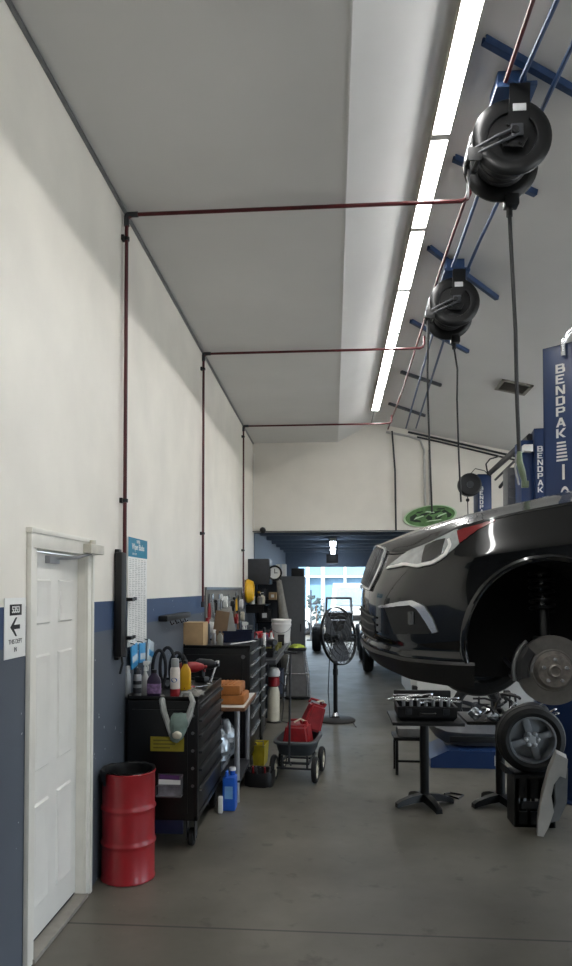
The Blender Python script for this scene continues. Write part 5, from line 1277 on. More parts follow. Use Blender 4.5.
# yard clutter seen through the doorway
for k, (px, py0, py1, Y, lab) in enumerate(((311, 590, 652, 25.0, 'thin post with a cross arm in the yard, seen left of the buggy'), (324, 602, 650, 26.0, 'thin dark post in the yard just left of the buggy'))):
    A = at(px, py1, Y=Y); T = at(px, py0, Y=Y); x = A.x; h = T.z
    t = thing('yard_post', lab, 'post', (x, Y, 0), 0, 'posts in the yard')
    b = MB(); b.cyl((0, 0, 0.04), (0, 0, h), 0.025); part(b, 'upright', dark_grey, t)
    b = MB(); b.box(-0.15, 0.15, -0.1, 0.1, 0, 0.04, 0.01); part(b, 'foot', dark_grey, t)
    b = MB(); b.box(-0.12, 0.2, -0.02, 0.02, h-0.5, h-0.46); b.ball((0.2, 0, h-0.44), 0.05, 8, 6); part(b, 'cross_arm', dark_grey, t)
t = thing('yard_shrub', 'low dark shrub in the yard beside the thin posts', 'shrub', (at(316, 620, Y=27).x, 27, 0))
b = MB()
for k in range(60):
    a = R.uniform(0, 2*PI); q = R.uniform(0.05, 0.3); z = R.uniform(0.6, 1.5); b.ball((q*math.cos(a), q*math.sin(a), z), R.uniform(.03, .07), 6, 4)
part(b, 'foliage', mat('dull_leaf', (60, 74, 74), 0.8, var=.4), t)
b = MB(); b.tube([(0, 0, 0), (0.02, 0, 0.8), (0.0, 0.02, 1.3)], [0.03, 0.015, 0.01]); part(b, 'stem', wood_edge, t)
t = thing('white_car', 'low white car parked outside at the left of the rear doorway', 'car', (-1.95, 28.6, 0))
b = MB(); rows = []
for (x, z0, z1) in ((-1.9, .4, .75), (-1.7, .28, .92), (-0.9, .25, .98), (0.8, .25, 1.0), (1.2, .28, .95), (1.35, .4, .75)): rows.append([Vector((x, -.8, z0)), Vector((x, -.86, .5)), Vector((x, -.8, z1)), Vector((x, .8, z1)), Vector((x, .86, .5)), Vector((x, .8, z0))])
b.grid(rows, closed=True); b._add(rows[0], [tuple(range(6))]); b._add(rows[-1], [tuple(range(6))]); part(b, 'body', skin_white_car, t)
b = MB(); b.grid([[Vector((x, s*y, z)) for s in (-1, 1)] for (x, y, z) in ((-1.5, .72, .95), (-0.9, .62, 1.35), (0.3, .62, 1.38), (0.9, .72, .98))]); 
for s in (-1, 1): b._add([(-1.5, s*.72, .95), (-0.9, s*.62, 1.35), (0.3, s*.62, 1.38), (0.9, s*.72, .98)], [(0, 1, 2, 3)])
part(b, 'cabin', MATS['sky_glass'], t)
for x in (-1.2, 0.85):
    for s in (-1, 1): wheel_parts(t, (x, s*0.76, 0.31), 0.31, 0.19, 0.19, axis='Y', out=s)

# ================================================================== BLACK SUV ON THE LIFT
YC = 4.25
ctrl = np.array([  # X, v, z bottom, z shoulder, lean dX, lean dv
    [0.165, 0.00, 1.430, 2.030, 0.090, 0.00],
    [0.172, 0.24, 1.425, 2.020, 0.092, 0.00],
    [0.200, 0.45, 1.420, 1.985, 0.100, -0.01],
    [0.255, 0.60, 1.410, 1.985, 0.110, -0.03],
    [0.335, 0.74, 1.395, 2.010, 0.110, -0.05],
    [0.440, 0.835, 1.385, 2.050, 0.090, -0.06],
    [0.570, 0.890, 1.375, 2.092, 0.045, -0.065],
    [0.720, 0.912, 1.370, 2.125, 0.010, -0.07],
    [1.000, 0.920, 1.360, 2.180, 0.0, -0.075],
    [1.350, 0.920, 1.355, 2.235, 0.0, -0.075],
    [1.800, 0.915, 1.355, 2.260, 0.0, -0.06],
    [2.500, 0.915, 1.355, 2.285, 0.0, -0.05],
    [3.300, 0.915, 1.360, 2.320, 0.0, -0.06],
    [4.000, 0.900, 1.380, 2.340, 0.0, -0.08],
    [4.450, 0.840, 1.400, 2.340, -0.03, -0.09],
    [4.680, 0.650, 1.420, 2.330, -0.08, -0.05],
    [4.760, 0.300, 1.430, 2.330, -0.10, 0.0],
    [4.770, 0.000, 1.430, 2.330, -0.10, 0.0]])
NA = len(ctrl)-1
def cr(a):
    a = np.clip(np.asarray(a, float), 0, NA); i = np.minimum(a.astype(int), NA-1); u = (a-i)[..., None]
    def g(k):
        k2 = np.clip(k, 0, NA); p = ctrl[k2].copy()
        m = k < 0; p[m] = ctrl[1]*np.array([1, -1, 1, 1, 1, -1]) if m.any() else p[m]
        m = k > NA
        if m.any(): p[m] = ctrl[NA-1]*np.array([1, -1, 1, 1, 1, -1])
        return p
    p0, p1, p2, p3 = g(i-1), g(i), g(i+1), g(i+2)
    return 0.5*((2*p1)+(-p0+p2)*u+(2*p0-5*p1+4*p2-p3)*u*u+(-p0+3*p1-3*p2+p3)*u**3)
def Sab(a, t):
    """body skin of the near side; a runs from the nose centre round the corner to the tail, t from sill to shoulder"""
    a = np.asarray(a, float); t = np.asarray(t, float)
    c = cr(a); e = cr(np.minimum(a+0.02, NA)); d = cr(np.maximum(a-0.02, 0))
    tx, tv = e[..., 0]-d[..., 0], e[..., 1]-d[..., 1]; L = np.sqrt(tx*tx+tv*tv)+1e-9
    nx, nv = -tv/L, tx/L                                   # outward (towards -X at nose, +v at side)
    lean = np.clip((t-0.50)/0.50, 0, 1)**1.9
    z = c[..., 2]+(c[..., 3]-c[..., 2])*t
    ins = 0.07*np.clip(1-t/0.16, 0, 1)**1.6+0.018*np.exp(-((t-0.19)/0.035)**2)+0.012*np.exp(-((t-0.60)/0.10)**2)*np.clip((a-5.5)/2, 0, 1)
    bulge = 0.014*np.exp(-((t-0.78)/0.06)**2)*np.clip((a-4.5)/2, 0, 1)
    ins = ins-bulge
    return np.stack([c[..., 0]+c[..., 4]*lean-nx*ins, YC-(c[..., 1]+c[..., 5]*lean-nv*ins), z], -1)
def Snorm(a, t):
    du = Sab(a+0.03, t)-Sab(np.maximum(a-0.03, 0), t); dv = Sab(a, np.minimum(t+0.015, 1))-Sab(a, np.maximum(t-0.015, 0))
    n = np.cross(du, dv); n /= (np.linalg.norm(n, axis=-1, keepdims=True)+1e-12)
    s = np.sign((n*np.array([-0.5, -1, 0.2])).sum(-1, keepdims=True)); return n*s
_ga, _gt = np.meshgrid(np.linspace(0, 9.5, 760), np.linspace(0, 1, 240), indexing='ij')
_gp = Sab(_ga, _gt); _px, _py = proj(_gp)
def inv(px, py):
    k = np.argmin((_px-px)**2+(_py-py)**2); return _ga.flat[k], _gt.flat[k]
def resample(p, n):
    p = np.asarray(p, float); s = np.r_[0, np.cumsum(np.linalg.norm(np.diff(p, axis=0), axis=1))]; s /= s[-1]
    u = np.linspace(0, 1, n); return np.stack([np.interp(u, s, p[:, k]) for k in range(p.shape[1])], 1)
def rail_mesh(up, lo, n=28, m=8, off=0.006, th=0.012, param=False, side=1):
    """skin-hugging panel between two rails (points on the photographed flank, or (a,t) pairs)"""
    U, L = resample(up, n), resample(lo, n)
    if not param:
        U = np.array([inv(*q) for q in U]); L = np.array([inv(*q) for q in L])
    rows = []; back = []
    for j in range(m+1):
        q = U+(L-U)*j/m; P = Sab(q[:, 0], q[:, 1]); N = Snorm(q[:, 0], q[:, 1])
        A = P+N*off; B = P+N*(off-th)
        if side < 0: A[:, 1] = 2*YC-A[:, 1]; B[:, 1] = 2*YC-B[:, 1]
        rows.append([Vector(v) for v in A]); back.append([Vector(v) for v in B])
    b = MB(); b.grid(rows)
    ring = [rows[0][i] for i in range(n)]+[rows[j][-1] for j in range(1, m+1)]+[rows[m][i] for i in range(n-2, -1, -1)]+[rows[j][0] for j in range(m-1, 0, -1)]
    rb = [back[0][i] for i in range(n)]+[back[j][-1] for j in range(1, m+1)]+[back[m][i] for i in range(n-2, -1, -1)]+[back[j][0] for j in range(m-1, 0, -1)]
    b.grid([ring, rb], closed=True)
    return b
suv = thing('suv', 'black SUV raised on the blue lift, nose towards the aisle', 'car', (2.4, YC, 1.16))
AC = at(552, 643, Y=3.33); AR = 0.372
ARX = (AC.x, AC.x+2.74)
rowsN = np.linspace(0, 1, 40); colsN = np.r_[np.linspace(0, 7, 84), np.linspace(7, 9.6, 70)[1:], np.linspace(9.6, NA, 110)[1:]]
hoodz = lambda X: np.interp(X, [.25, .48, .695, .91, 1.08, 1.28, 1.5], [2.045, 2.136, 2.197, 2.245, 2.285, 2.335, 2.375])
b = MB()
for side in (1, -1):
    V = {}; bmv = {}
    A_, T_ = np.meshgrid(colsN, rowsN, indexing='ij'); P = Sab(A_, T_)
    ins_ = np.zeros(P.shape[:2], bool)
    for cx in ARX:
        dx = P[..., 0]-cx; dz = P[..., 2]-AC.z; d = np.hypot(dx, dz); k = (d < AR) & (YC-P[..., 1] > 0.6)
        s = np.where(k, AR/np.maximum(d, 1e-6), 1); 
        P2 = P.copy(); P2[..., 0] = np.where(k, cx+dx*s, P[..., 0]); P2[..., 2] = np.where(k, AC.z+dz*s, P[..., 2])
        ins_ |= k; deep = d
        P = P2
    if side < 0: P[..., 1] = 2*YC-P[..., 1]
    vs = [[b.bm.verts.new(Vector(P[i, j])) for j in range(len(rowsN))] for i in range(len(colsN))]
    for i in range(len(colsN)-1):
        for j in range(len(rowsN)-1):
            if ins_[i, j] and ins_[i+1, j] and ins_[i, j+1] and ins_[i+1, j+1]: continue
            try: b.bm.faces.new([vs[i][j], vs[i+1][j], vs[i+1][j+1], vs[i][j+1]])
            except ValueError: pass
    # hood / deck from the shoulder to the centre line
    hr = []
    for i in range(len(colsN)):
        X, Y, Z = P[i, -1]; v = YC-Y
        if X > 1.5: break
        zc = max(float(hoodz(X)), Z)
        hr.append([Vector((X, YC-v*(1-q), Z+(zc-Z)*(1-(1-q)**2.2)+0.012*math.exp(-((1-q-0.72)/0.10)**2)*min(1, max(0, (X-.35)/.3)))) for q in [k/14 for k in range(15)]])
    b.grid(hr)
for v in [v for v in b.bm.verts if not v.link_faces]: b.bm.verts.remove(v)
part(b, 'body', car_black, suv, world=True, angle=50, weld=True)
b = MB()
for side in (1, -1):
    q = np.linspace(0.25, 9.3, 60); P = Sab(q, np.full(60, .985)); P += Snorm(q, np.full(60, .985))*0.0005
    if side < 0: P[:, 1] = 2*YC-P[:, 1]
    b.tube([Vector(p) for p in P], 0.0035, 6)
part(b, 'hood_gap', dark_gap, suv, world=True)
for side in (1, -1):
    tt = dict(side=side)
    b = rail_mesh([(389, 566), (400, 557), (413, 548.5), (441, 535), (458, 529)], [(386.5, 569), (405, 565.5), (417, 567.5), (433, 564), (445, 557), (459.5, 544)], off=0.004, **tt)
    hl = part(b, 'headlight', lamp_lens, suv, world=True, label='clear silver headlight')
    b = rail_mesh([(426, 546), (436, 541), (446, 539)], [(422, 563), (433, 560), (442, 554)], n=14, off=0.0065, th=.006, **tt); part(b, 'projector', lamp_dark, hl, world=True)
    b = rail_mesh([(389, 567), (405, 563), (417, 565), (433, 561.5), (444, 554.5), (449, 545), (448, 540)], [(387, 569.2), (405, 566), (417, 568), (434, 564.5), (447, 556), (452, 545), (450, 538.5)], m=2, off=0.008, th=.006, **tt); part(b, 'running_light', white_plastic, hl, world=True)
    b = rail_mesh([(457.5, 531), (470, 527), (482, 523.5), (495, 519.5)], [(459.5, 543.5), (469, 536.5), (480, 528.5), (495, 521)], n=16, off=0.006, **tt); part(b, 'side_marker', red_lens, hl, world=True, label='red side marker lens')
    b = rail_mesh([(385, 608), (400, 605), (413, 604), (420, 609)], [(394, 634), (408, 634), (422, 634), (433, 633)], off=0.002, **tt); fr = part(b, 'fog_recess', black_trim, suv, world=True)
    b = rail_mesh([(409, 612), (412, 611), (415, 612)], [(409, 624), (412, 625), (415, 624)], n=8, m=4, off=0.008, **tt); part(b, 'fog_lamp', lamp_dark, fr, world=True)
    b = rail_mesh([(380.5, 606), (400, 602.3), (414, 600.5), (425, 606), (433, 619), (438, 632)], [(381, 608.4), (400, 606.3), (411, 605), (418, 609), (426, 621), (433, 633)], n=36, m=4, off=0.014, th=.016, **tt); part(b, 'chrome_trim', chrome, suv, world=True, label='chrome fog lamp trim')
    ge = [inv(*q) for q in ((388, 549.5), (384, 561), (378, 576), (371, 590))]
    b = rail_mesh([(0.0, t) for a, t in ge], ge, n=12, m=10, off=0.003, param=True, **tt); g = part(b, 'grille', dark_grey, suv, world=True)
    b = MB()
    for k in range(1, 9):
        q = np.array([(a*k/9.0, t) for a, t in ge]); P = Sab(q[:, 0], q[:, 1])+Snorm(q[:, 0], q[:, 1])*0.007
        if side < 0: P[:, 1] = 2*YC-P[:, 1]
        b.tube([Vector(p) for p in resample(P, 10)], 0.006, 6)
    part(b, 'grille_bar', grey_steel, g, world=True)
    gf = [(0.0, ge[0][1]+.005)]+[(ge[0][0]*k/4, ge[0][1]+.005) for k in range(1, 5)]+ge[1:]+[(ge[-1][0]*k/4, ge[-1][1]-.005) for k in (3, 2, 1, 0)]
    P = np.array([Sab(np.array(a), np.array(t))+Snorm(np.array(a), np.array(t))*0.008 for a, t in gf])
    if side < 0: P[:, 1] = 2*YC-P[:, 1]
    b = MB(); b.tube([Vector(p) for p in resample(P, 40)], 0.009, 8); part(b, 'grille_frame', chrome, g, world=True)
    li = [inv(*q) for q in ((368, 611), (374, 622), (376, 632), (373, 641))]
    b = rail_mesh([(0.0, t) for a, t in li], li, n=12, m=8, off=0.003, param=True, **tt); lg = part(b, 'lower_grille', black_trim, suv, world=True)
    b = MB()
    for k in range(4):
        a, t = li[0]; t = li[0][1]+(li[3][1]-li[0][1])*(k+.5)/4; q = np.linspace(0, 2.4, 14); P = Sab(q, np.full(14, t))+Snorm(q, np.full(14, t))*.008
        if side < 0: P[:, 1] = 2*YC-P[:, 1]
        b.tube([Vector(p) for p in P], 0.006, 6)
    part(b, 'slat', dark_grey, lg, world=True)
    q = np.linspace(0, 6.5, 70)
    t0 = 0.125; b = MB(); P = Sab(q, np.full(70, t0)); N = Snorm(q, np.full(70, t0)); P1 = Sab(q, np.full(70, .02)); N1 = Snorm(q, np.full(70, .02))
    A, Bp, Cp = P+N*0.004, P+N*0.014-np.array([0, 0, .012]), P1+N1*0.02-np.array([0, 0, .03])*np.clip(q/4, 0, 1)[:, None]
    rr_ = [A, Bp, Cp]
    for r_ in rr_:
        if side < 0: r_[:, 1] = 2*YC-r_[:, 1]
    b.grid([[Vector(p) for p in r_] for r_ in rr_]); part(b, 'bumper_lip', black_trim, suv, world=True, angle=20)
    # arch trim
    for cx in ARX:
        b = MB(); r3 = []
        Pg = Sab(*np.meshgrid(np.linspace(5, 15, 500), np.linspace(0.0, 1, 60), indexing='ij')).reshape(-1, 3)
        for (q, off) in ((AR-.004, -.05), (AR-.004, .004), (AR+.004, .010), (AR+.014, .010), (AR+.024, .002), (AR+.028, -.004)):
            row = []
            for k in range(49):
                th = math.radians(-24+228*k/48); X = cx+q*math.cos(th); Z = max(AC.z+q*math.sin(th), 1.36+0.0)
                Q = np.argmin((Pg[:, 0]-X)**2+(Pg[:, 2]-Z)**2); Y = Pg[Q, 1]-off
                row.append(Vector((X, Y if side > 0 else 2*YC-Y, Z)))
            r3.append(row)
        b.grid(r3); part(b, 'arch_trim', car_black, suv, world=True)
        # wheel well
        y0, y1 = 3.352, 3.86
        if side < 0: y0, y1 = 2*YC-y0, 2*YC-y1
        b = MB(); b.grid([[Vector((cx+(AR+.004)*math.cos(th), y, max(AC.z+(AR+.004)*math.sin(th), 1.37))) for th in [math.radians(-35+250*k/40) for k in range(41)]] for y in (y0, (y0+y1)/2, y1)])
        b.prism([((AR+.004)*math.cos(th), (AR+.004)*math.sin(th)) for th in [math.radians(-35+250*k/40) for k in range(41)]], lambda u, v, w: Vector((cx+u, w, AC.z+v)), y1, y1+(0.01 if side > 0 else -.01))
        part(b, 'wheel_well', mat('well_liner', (12, 12, 12), 0.9), suv, world=True)
# floor pan, bumper underside
b = MB(); b.box(0.55, 4.5, YC-0.36, YC+0.36, 1.43, 1.52, 0.01); b.box(1.50, 3.30, YC-0.80, YC+0.80, 1.38, 1.47, 0.01)
for side in (1, -1):
    q = np.linspace(0, 6.7, 40); P = Sab(q, np.zeros(40)); Q = P.copy(); Q[:, 0] = np.maximum(Q[:, 0]+0.25, 0.45)*0+0.56; Q[:, 1] = YC-(YC-P[:, 1])*0.5; Q[:, 2] = 1.44
    if side < 0: P[:, 1] = 2*YC-P[:, 1]; Q[:, 1] = 2*YC-Q[:, 1]
    b.grid([[Vector(p) for p in P], [Vector(p) for p in Q]])
part(b, 'underbody', black_trim, suv, world=True)
# greenhouse
def ringpts(z, x0, x1, w, n=11):
    pts = []
    for (sx, sy, xc) in ((-1, -1, x0), (1, -1, x1), (1, 1, x1), (-1, 1, x0)): pts.append((xc, sy*w))
    return pts
lv = [(2.20, 1.42, 4.62, 0.835), (2.345, 1.47, 4.60, 0.84), (2.76, 2.16, 4.22, 0.70), (2.82, 2.30, 4.12, 0.66), (2.87, 2.65, 3.9, 0.52)]
rows = []
for z, x0, x1, w in lv:
    row = []
    for k in range(40):
        a = 2*PI*k/40; cxx, ww = (x0+x1)/2, (x1-x0)/2
        row.append(Vector((cxx+ww*math.copysign(abs(math.cos(a))**.28, math.cos(a)), YC+w*math.copysign(abs(math.sin(a))**.28, math.sin(a)), z)))
    rows.append(row)
b = MB(); b.grid(rows, closed=True); b._add(rows[-1], [tuple(range(40))]); part(b, 'cabin', car_black, suv, world=True, angle=25)
b = MB()
for (k0, k1) in ((-4, 4), (5, 9), (11, 15), (16, 24), (25, 29), (31, 35)):
    rr = [[], []]
    for k in range(k0, k1+1):
        for j, (q, lo, hi) in enumerate(((0.08, 1, 2), (0.93, 1, 2))):
            p = rows[lo][k % 40].lerp(rows[hi][k % 40], q); c = Vector(((lv[1][1]+lv[1][2])/2, YC, p.z)); rr[j].append(p+(p-c).normalized()*0.008)
    b.grid(rr)
part(b, 'window', glass_dark, suv, world=True)
for side in (1, -1):
    b = MB(); b.ball((1.98, YC-side*1.02, 2.36), (0.09, 0.11, 0.085), 16, 10); b.tube([(1.98, YC-side*0.84, 2.30), (1.98, YC-side*0.95, 2.33)], 0.03); part(b, 'side_mirror', car_black, suv, world=True)
    for x in (2.75, 3.45):
        b = MB(); b.tube([(x, YC-side*0.90, 2.10), (x+0.02, YC-side*0.95, 2.11), (x+0.17, YC-side*0.95, 2.115), (x+0.19, YC-side*0.90, 2.11)], 0.012); part(b, 'door_handle', chrome, suv, world=True)
# near front hub: disc, caliper, strut; the other three wheels are on
RC = at(552, 670, Y=3.47); rd = 0.160
M = Matrix.Translation(RC) @ Matrix.Rotation(PI/2, 4, 'X')      # +z towards the viewer
b = MB(); b.ring([(0.085, -.014), (rd, -.014), (rd, -.004), (0.09, -.004)], M, 56); b.ring([(0.085, .004), (rd-.001, .004), (rd, .008), (rd, .016), (0.098, .016), (0.094, .02), (0.085, .02)], M, 56)
b.ring([(0.09, -.006), (rd-.01, -.006), (rd-.01, .006), (0.09, .006)], M, 56)
dsk = part(b, 'brake_disc', rotor_steel, suv, world=True, label='bare steel brake disc')
b = MB(); b.lathe([(0.0, -.03), (0.088, -.02), (0.091, .018), (0.078, .03), (0.074, .042), (0.034, .042), (0.032, .056), (0.024, .06), (0.022, .046), (0.015, .044), (0, .046)], M, 40); part(b, 'hub', mat('hub_rust', (128, 123, 117), 0.5, 0.6, var=.3, scale=40), dsk, world=True)
for k in range(5):
    a = 2*PI*k/5+0.3; c = Vector((0.053*math.cos(a), 0.053*math.sin(a), 0))
    b = MB(); b.cyl(M @ (c+Vector((0, 0, .04))), M @ (c+Vector((0, 0, .065))), 0.006, seg=8); b.cyl(M @ (c+Vector((0, 0, .041))), M @ (c+Vector((0, 0, .047))), 0.009, seg=6); part(b, 'wheel_stud', chrome, dsk, world=True)
b = MB(); rws = []
for k in range(15):
    th = math.radians(138+56*k/14)
    rws.append([M @ Vector((q*math.cos(th), q*math.sin(th), w)) for q, w in ((0.108, .026), (0.122, .05), (0.155, .052), (0.172, .035), (0.176, -.05), (0.108, -.05))])
b.grid(rws, closed=True); b._add(rws[0], [tuple(range(6))]); b._add(rws[-1], [tuple(range(6))])
part(b, 'caliper', mat('caliper_grey', (52, 52, 53), 0.45, .4), suv, world=True)
b = MB(); b.tube([M @ Vector((0.182*math.cos(math.radians(g)), 0.182*math.sin(math.radians(g)), .03)) for g in range(132, 200, 7)], 0.009, 8); b.tube([M @ Vector((0.11*math.cos(math.radians(g)), 0.11*math.sin(math.radians(g)), .064)) for g in range(142, 190, 8)], 0.006, 6); part(b, 'caliper_bracket', mat('bracket_grey', (118, 118, 118), .4, .5), suv, world=True)
S0 = at(543.5, 634, Y=3.62); S1 = at(541, 575, Y=3.68)
b = MB(); b.tube([S0+Vector((0, 0, -.06)), S0, S0.lerp(S1, .45)], [0.034, 0.03, 0.028], 14); part(b, 'strut_body', black_metal, suv, world=True)
b = MB(); b.tube([S0.lerp(S1, .4), S1], 0.014, 10); b.ball(S1, 0.012); part(b, 'strut_rod', chrome, suv, world=True)
b = MB(); pts = []
for k in range(90):
    a = 2*PI*k/15; p = S0.lerp(S1+Vector((0, 0, .02)), .35+.65*k/89); pts.append(p+Vector((0.055*math.cos(a), 0.055*math.sin(a), 0)))
b.tube(pts, 0.009, 6); part(b, 'coil_spring', black_metal, suv, world=True)
b = MB(); b.box(S0.x-.045, S0.x+.045, 3.54, 3.66, S0.z-.10, S0.z-.01, .012); b.box(RC.x-.04, RC.x+.04, 3.50, 3.6, RC.z-.08, RC.z+.12, .015); b.tube([(RC.x, 3.55, RC.z-.08), (RC.x-.02, 3.62, RC.z-.11), (RC.x-.1, 3.9, RC.z-.06)], 0.02); b.tube([(RC.x-.02, 3.62, RC.z-.11), (RC.x+.25, 3.9, RC.z-.05)], 0.02)
b.tube([(RC.x-.14, 3.56, RC.z-.02), (RC.x-.12, 3.95, RC.z+.02)], 0.011)
part(b, 'suspension_arm', dark_grey, suv, world=True)
wz_ = RC.z
for (x, y, out) in ((ARX[0], 2*YC-3.46, 1), (ARX[1], 3.46, -1), (ARX[1], 2*YC-3.46, 1)):
    b = MB(); inv_ = BASE[suv.name].inverted(); wheel_parts(suv, inv_ @ Vector((x, y, wz_)), 0.345, 0.23, 0.235, axis='Y', out=out)
    b = MB(); b.tube([(x, y-out*.08, wz_), (x, YC+out*.3, wz_+.05)], 0.03); part(b, 'axle_shaft', black_metal, suv, world=True)

# ================================================================== LIFTS
def lift_column(root, x, y, h, th, w=0.25, d=0.30, txt=0.205, gap=1.0, logo=True, z0=0.0, tw=1.0, zt=None, tx=.52):
    """corner (x, y) is the left edge of the lettered face, turned by th"""
    u = Vector((math.cos(th), -math.sin(th), 0)); n = Vector((math.sin(th), math.cos(th), 0))   # along the face, and into the column
    M = Matrix((u, n, Vector((0, 0, 1)))).transposed().to_4x4(); M.translation = Vector((x, y, z0))
    b = MB(); b.box(0, w, 0, 0.018, 0.02, h, 0.003, M); b.box(0, 0.02, 0, d, 0.02, h, 0.003, M); b.box(0, w, d-.02, d, 0.02, h, 0.003, M)
    b.box(w-.025, w, 0, 0.06, 0.02, h, 0.003, M); b.box(w-.025, w, d-.06, d, 0.02, h, 0.003, M); b.box(0, w, 0, d, h-.02, h, 0.003, M)
    c = part(b, 'column', lift_blue, root, world=True)
    b = MB(); b.box(-.03, w+.15, -.06, d+.1, 0, 0.022, 0.003, M); 
    for (p, q) in ((0, -.035), (w+.1, -.035), (0, d+.06), (w+.1, d+.06)): b.cyl(M @ Vector((p, q, .022)), M @ Vector((p, q, .05)), .014, seg=6)
    part(b, 'base_plate', lift_blue, root, world=True)
    b = MB(); b.box(0.03, w-.03, 0.03, d-.03, 1.0, 1.95, 0.01, M); part(b, 'carriage', black_metal, root, world=True)
    zt_ = zt or h*0.95
    for k, ch in enumerate('BENDPAK'):
        part(glyph(ch, M @ Matrix.Translation((w*tx, 0, zt_-txt*0.5-k*txt*gap)), txt*tw*.82, txt*.84), 'lettering', white_plastic, c, world=True)
    if logo:
        zl = zt_-7.15*txt*gap
        b = MB()
        for k in range(6): b.box(w*.40-k*.001, w*.66+k*.003, -.003, -.0005, zl-0.03-k*0.03, zl-0.014-k*0.03, 0, M @ Matrix.Rotation(0.0, 4, 'Y'))
        b.box(w*.55, w*.62, -.003, -.0005, zl-.34, zl-.21, 0, M)
        b.ring([(0.045, -.001), (0.06, -.001), (0.06, .001), (0.045, .001)], M @ Matrix.Translation((w*.62, -.002, zl-.50)) @ Matrix.Diagonal((.7, 1, 1.7, 1)) @ Matrix.Rotation(PI/2, 4, 'X'), 24)
        part(b, 'emblem', white_plastic, c, world=True)
    return M
L1 = thing('two_post_lift', 'blue two post lift carrying the black SUV', 'car lift', (1.75, 4.25, 0))
c1 = at(542.5, 349, Y=6.45)
th1 = math.radians(42)
M1 = lift_column(L1, c1.x, c1.y, c1.z, th1, w=0.30, txt=0.093, tw=1.15, zt=at(550, 364.5, Y=6.38).z)
M1b = lift_column(L1, 1.95, 2.62, c1.z, math.radians(-110), w=0.27, txt=0.093)
def arm(p0, p1, pad):
    b = MB(); p0, p1 = Vector(p0), Vector(p1); d = (p1-p0); b.box(0, d.length*.6, -.05, .05, -.045, .045, .006, frame(p0, d, Vector((0, 0, 1)).cross(d.normalized()))); b.box(d.length*.5, d.length, -.035, .035, -.032, .032, .005, frame(p0, d, Vector((0, 0, 1)).cross(d.normalized())))
    a = part(b, 'swing_arm', lift_blue, L1, world=True)
    b = MB(); b.cyl((p1.x, p1.y, p1.z), (p1.x, p1.y, pad), .03, seg=14); b.cyl((p1.x, p1.y, pad-.03), (p1.x, p1.y, pad), .055, seg=18); part(b, 'lift_pad', rubber, a, world=True)
for (px_, py_, sg) in ((2.05, 6.25, 1), (1.98, 3.02, -1)):
    arm((px_, py_, 1.24), (1.72, YC+sg*.70, 1.24), 1.38); arm((px_+.05, py_, 1.24), (2.95, YC+sg*.70, 1.24), 1.38)
# chrome hydraulic pipe over the column head
T0 = at(563.5, 356, Y=6.30)
b = MB(); b.tube([T0, T0+Vector((-.005, 0, .10)), T0+Vector((.03, -.02, .19)), T0+Vector((.12, -.06, .27)), T0+Vector((.3, -.15, .33))], .022, 10); part(b, 'hydraulic_pipe', chrome, L1, world=True)
L2 = thing('two_post_lift', 'second blue two post lift standing in the bay beyond the SUV', 'car lift', (2.5, 10.3, 0), 0)
c2 = at(534, 428.5, Y=8.6)
M2 = lift_column(L2, c2.x, c2.y, c2.z, math.radians(8), w=0.40, txt=0.079, gap=1.0, logo=False, tw=1.0, zt=at(543, 445.5, Y=8.6).z, tx=.16)
q0 = at(520, 441, Y=8.7)
b = MB(); b.box(q0.x, c2.x+.02, 8.66, 8.95, 0.9, q0.z, .004); part(b, 'side_channel', lift_blue, L2, world=True)
q1, q2 = at(523, 452, Y=8.6), at(532, 445, Y=8.6)
b = MB(); b.box(q1.x, q2.x, 8.55, 8.66, q1.z, q2.z, .005); part(b, 'control_box', white_plastic, L2, world=True)
q1, q2 = at(507, 505, Y=9.1), at(520, 468, Y=9.1)
b = MB(); b.box(q1.x, q2.x, 9.05, 9.3, q1.z, q2.z, .004)
for k in range(3): b.box(q1.x+.02, q2.x-.02, 9.03, 9.05, q1.z+.08+k*.13, q1.z+.10+k*.13)
b.box(q1.x, c2.x+.1, 9.1, 9.16, q2.z-.05, q2.z); part(b, 'cable_guard', mat('guard_grey', (104, 106, 108), .5, .3), L2, world=True)
c3 = at(478, 474, Y=12.0)
M3 = lift_column(L2, c3.x, c3.y, c3.z, math.radians(-6), w=0.22, d=.26, txt=0.075, gap=1.0, logo=False, tw=1.0, zt=at(482, 486, Y=12).z, tx=.25)
b = MB(); b.tube([Vector((c3.x+.2, 12.1, c3.z+.02)), at(530, 437, Y=8.75)], .045, 6); b.tube([Vector((c3.x+.3, 12.1, c3.z-.08)), at(530, 446, Y=8.75)], .02, 6); part(b, 'overhead_beam', dark_grey, L2, world=True)
b = MB(); b.tube([at(500, 487, Y=10.9), at(508, 477, Y=10.5), at(522, 470, Y=9.4)], .025, 8); part(b, 'safety_bar', dark_grey, L2, world=True)
b = MB(); b.tube([at(488, 475, Y=11.9), at(486, 464, Y=11.9), at(490, 459, Y=11.9), at(497, 457, Y=11.9), at(500, 456, Y=12.8)], .012, 6); part(b, 'hydraulic_hose', hose_black, L2, world=True)
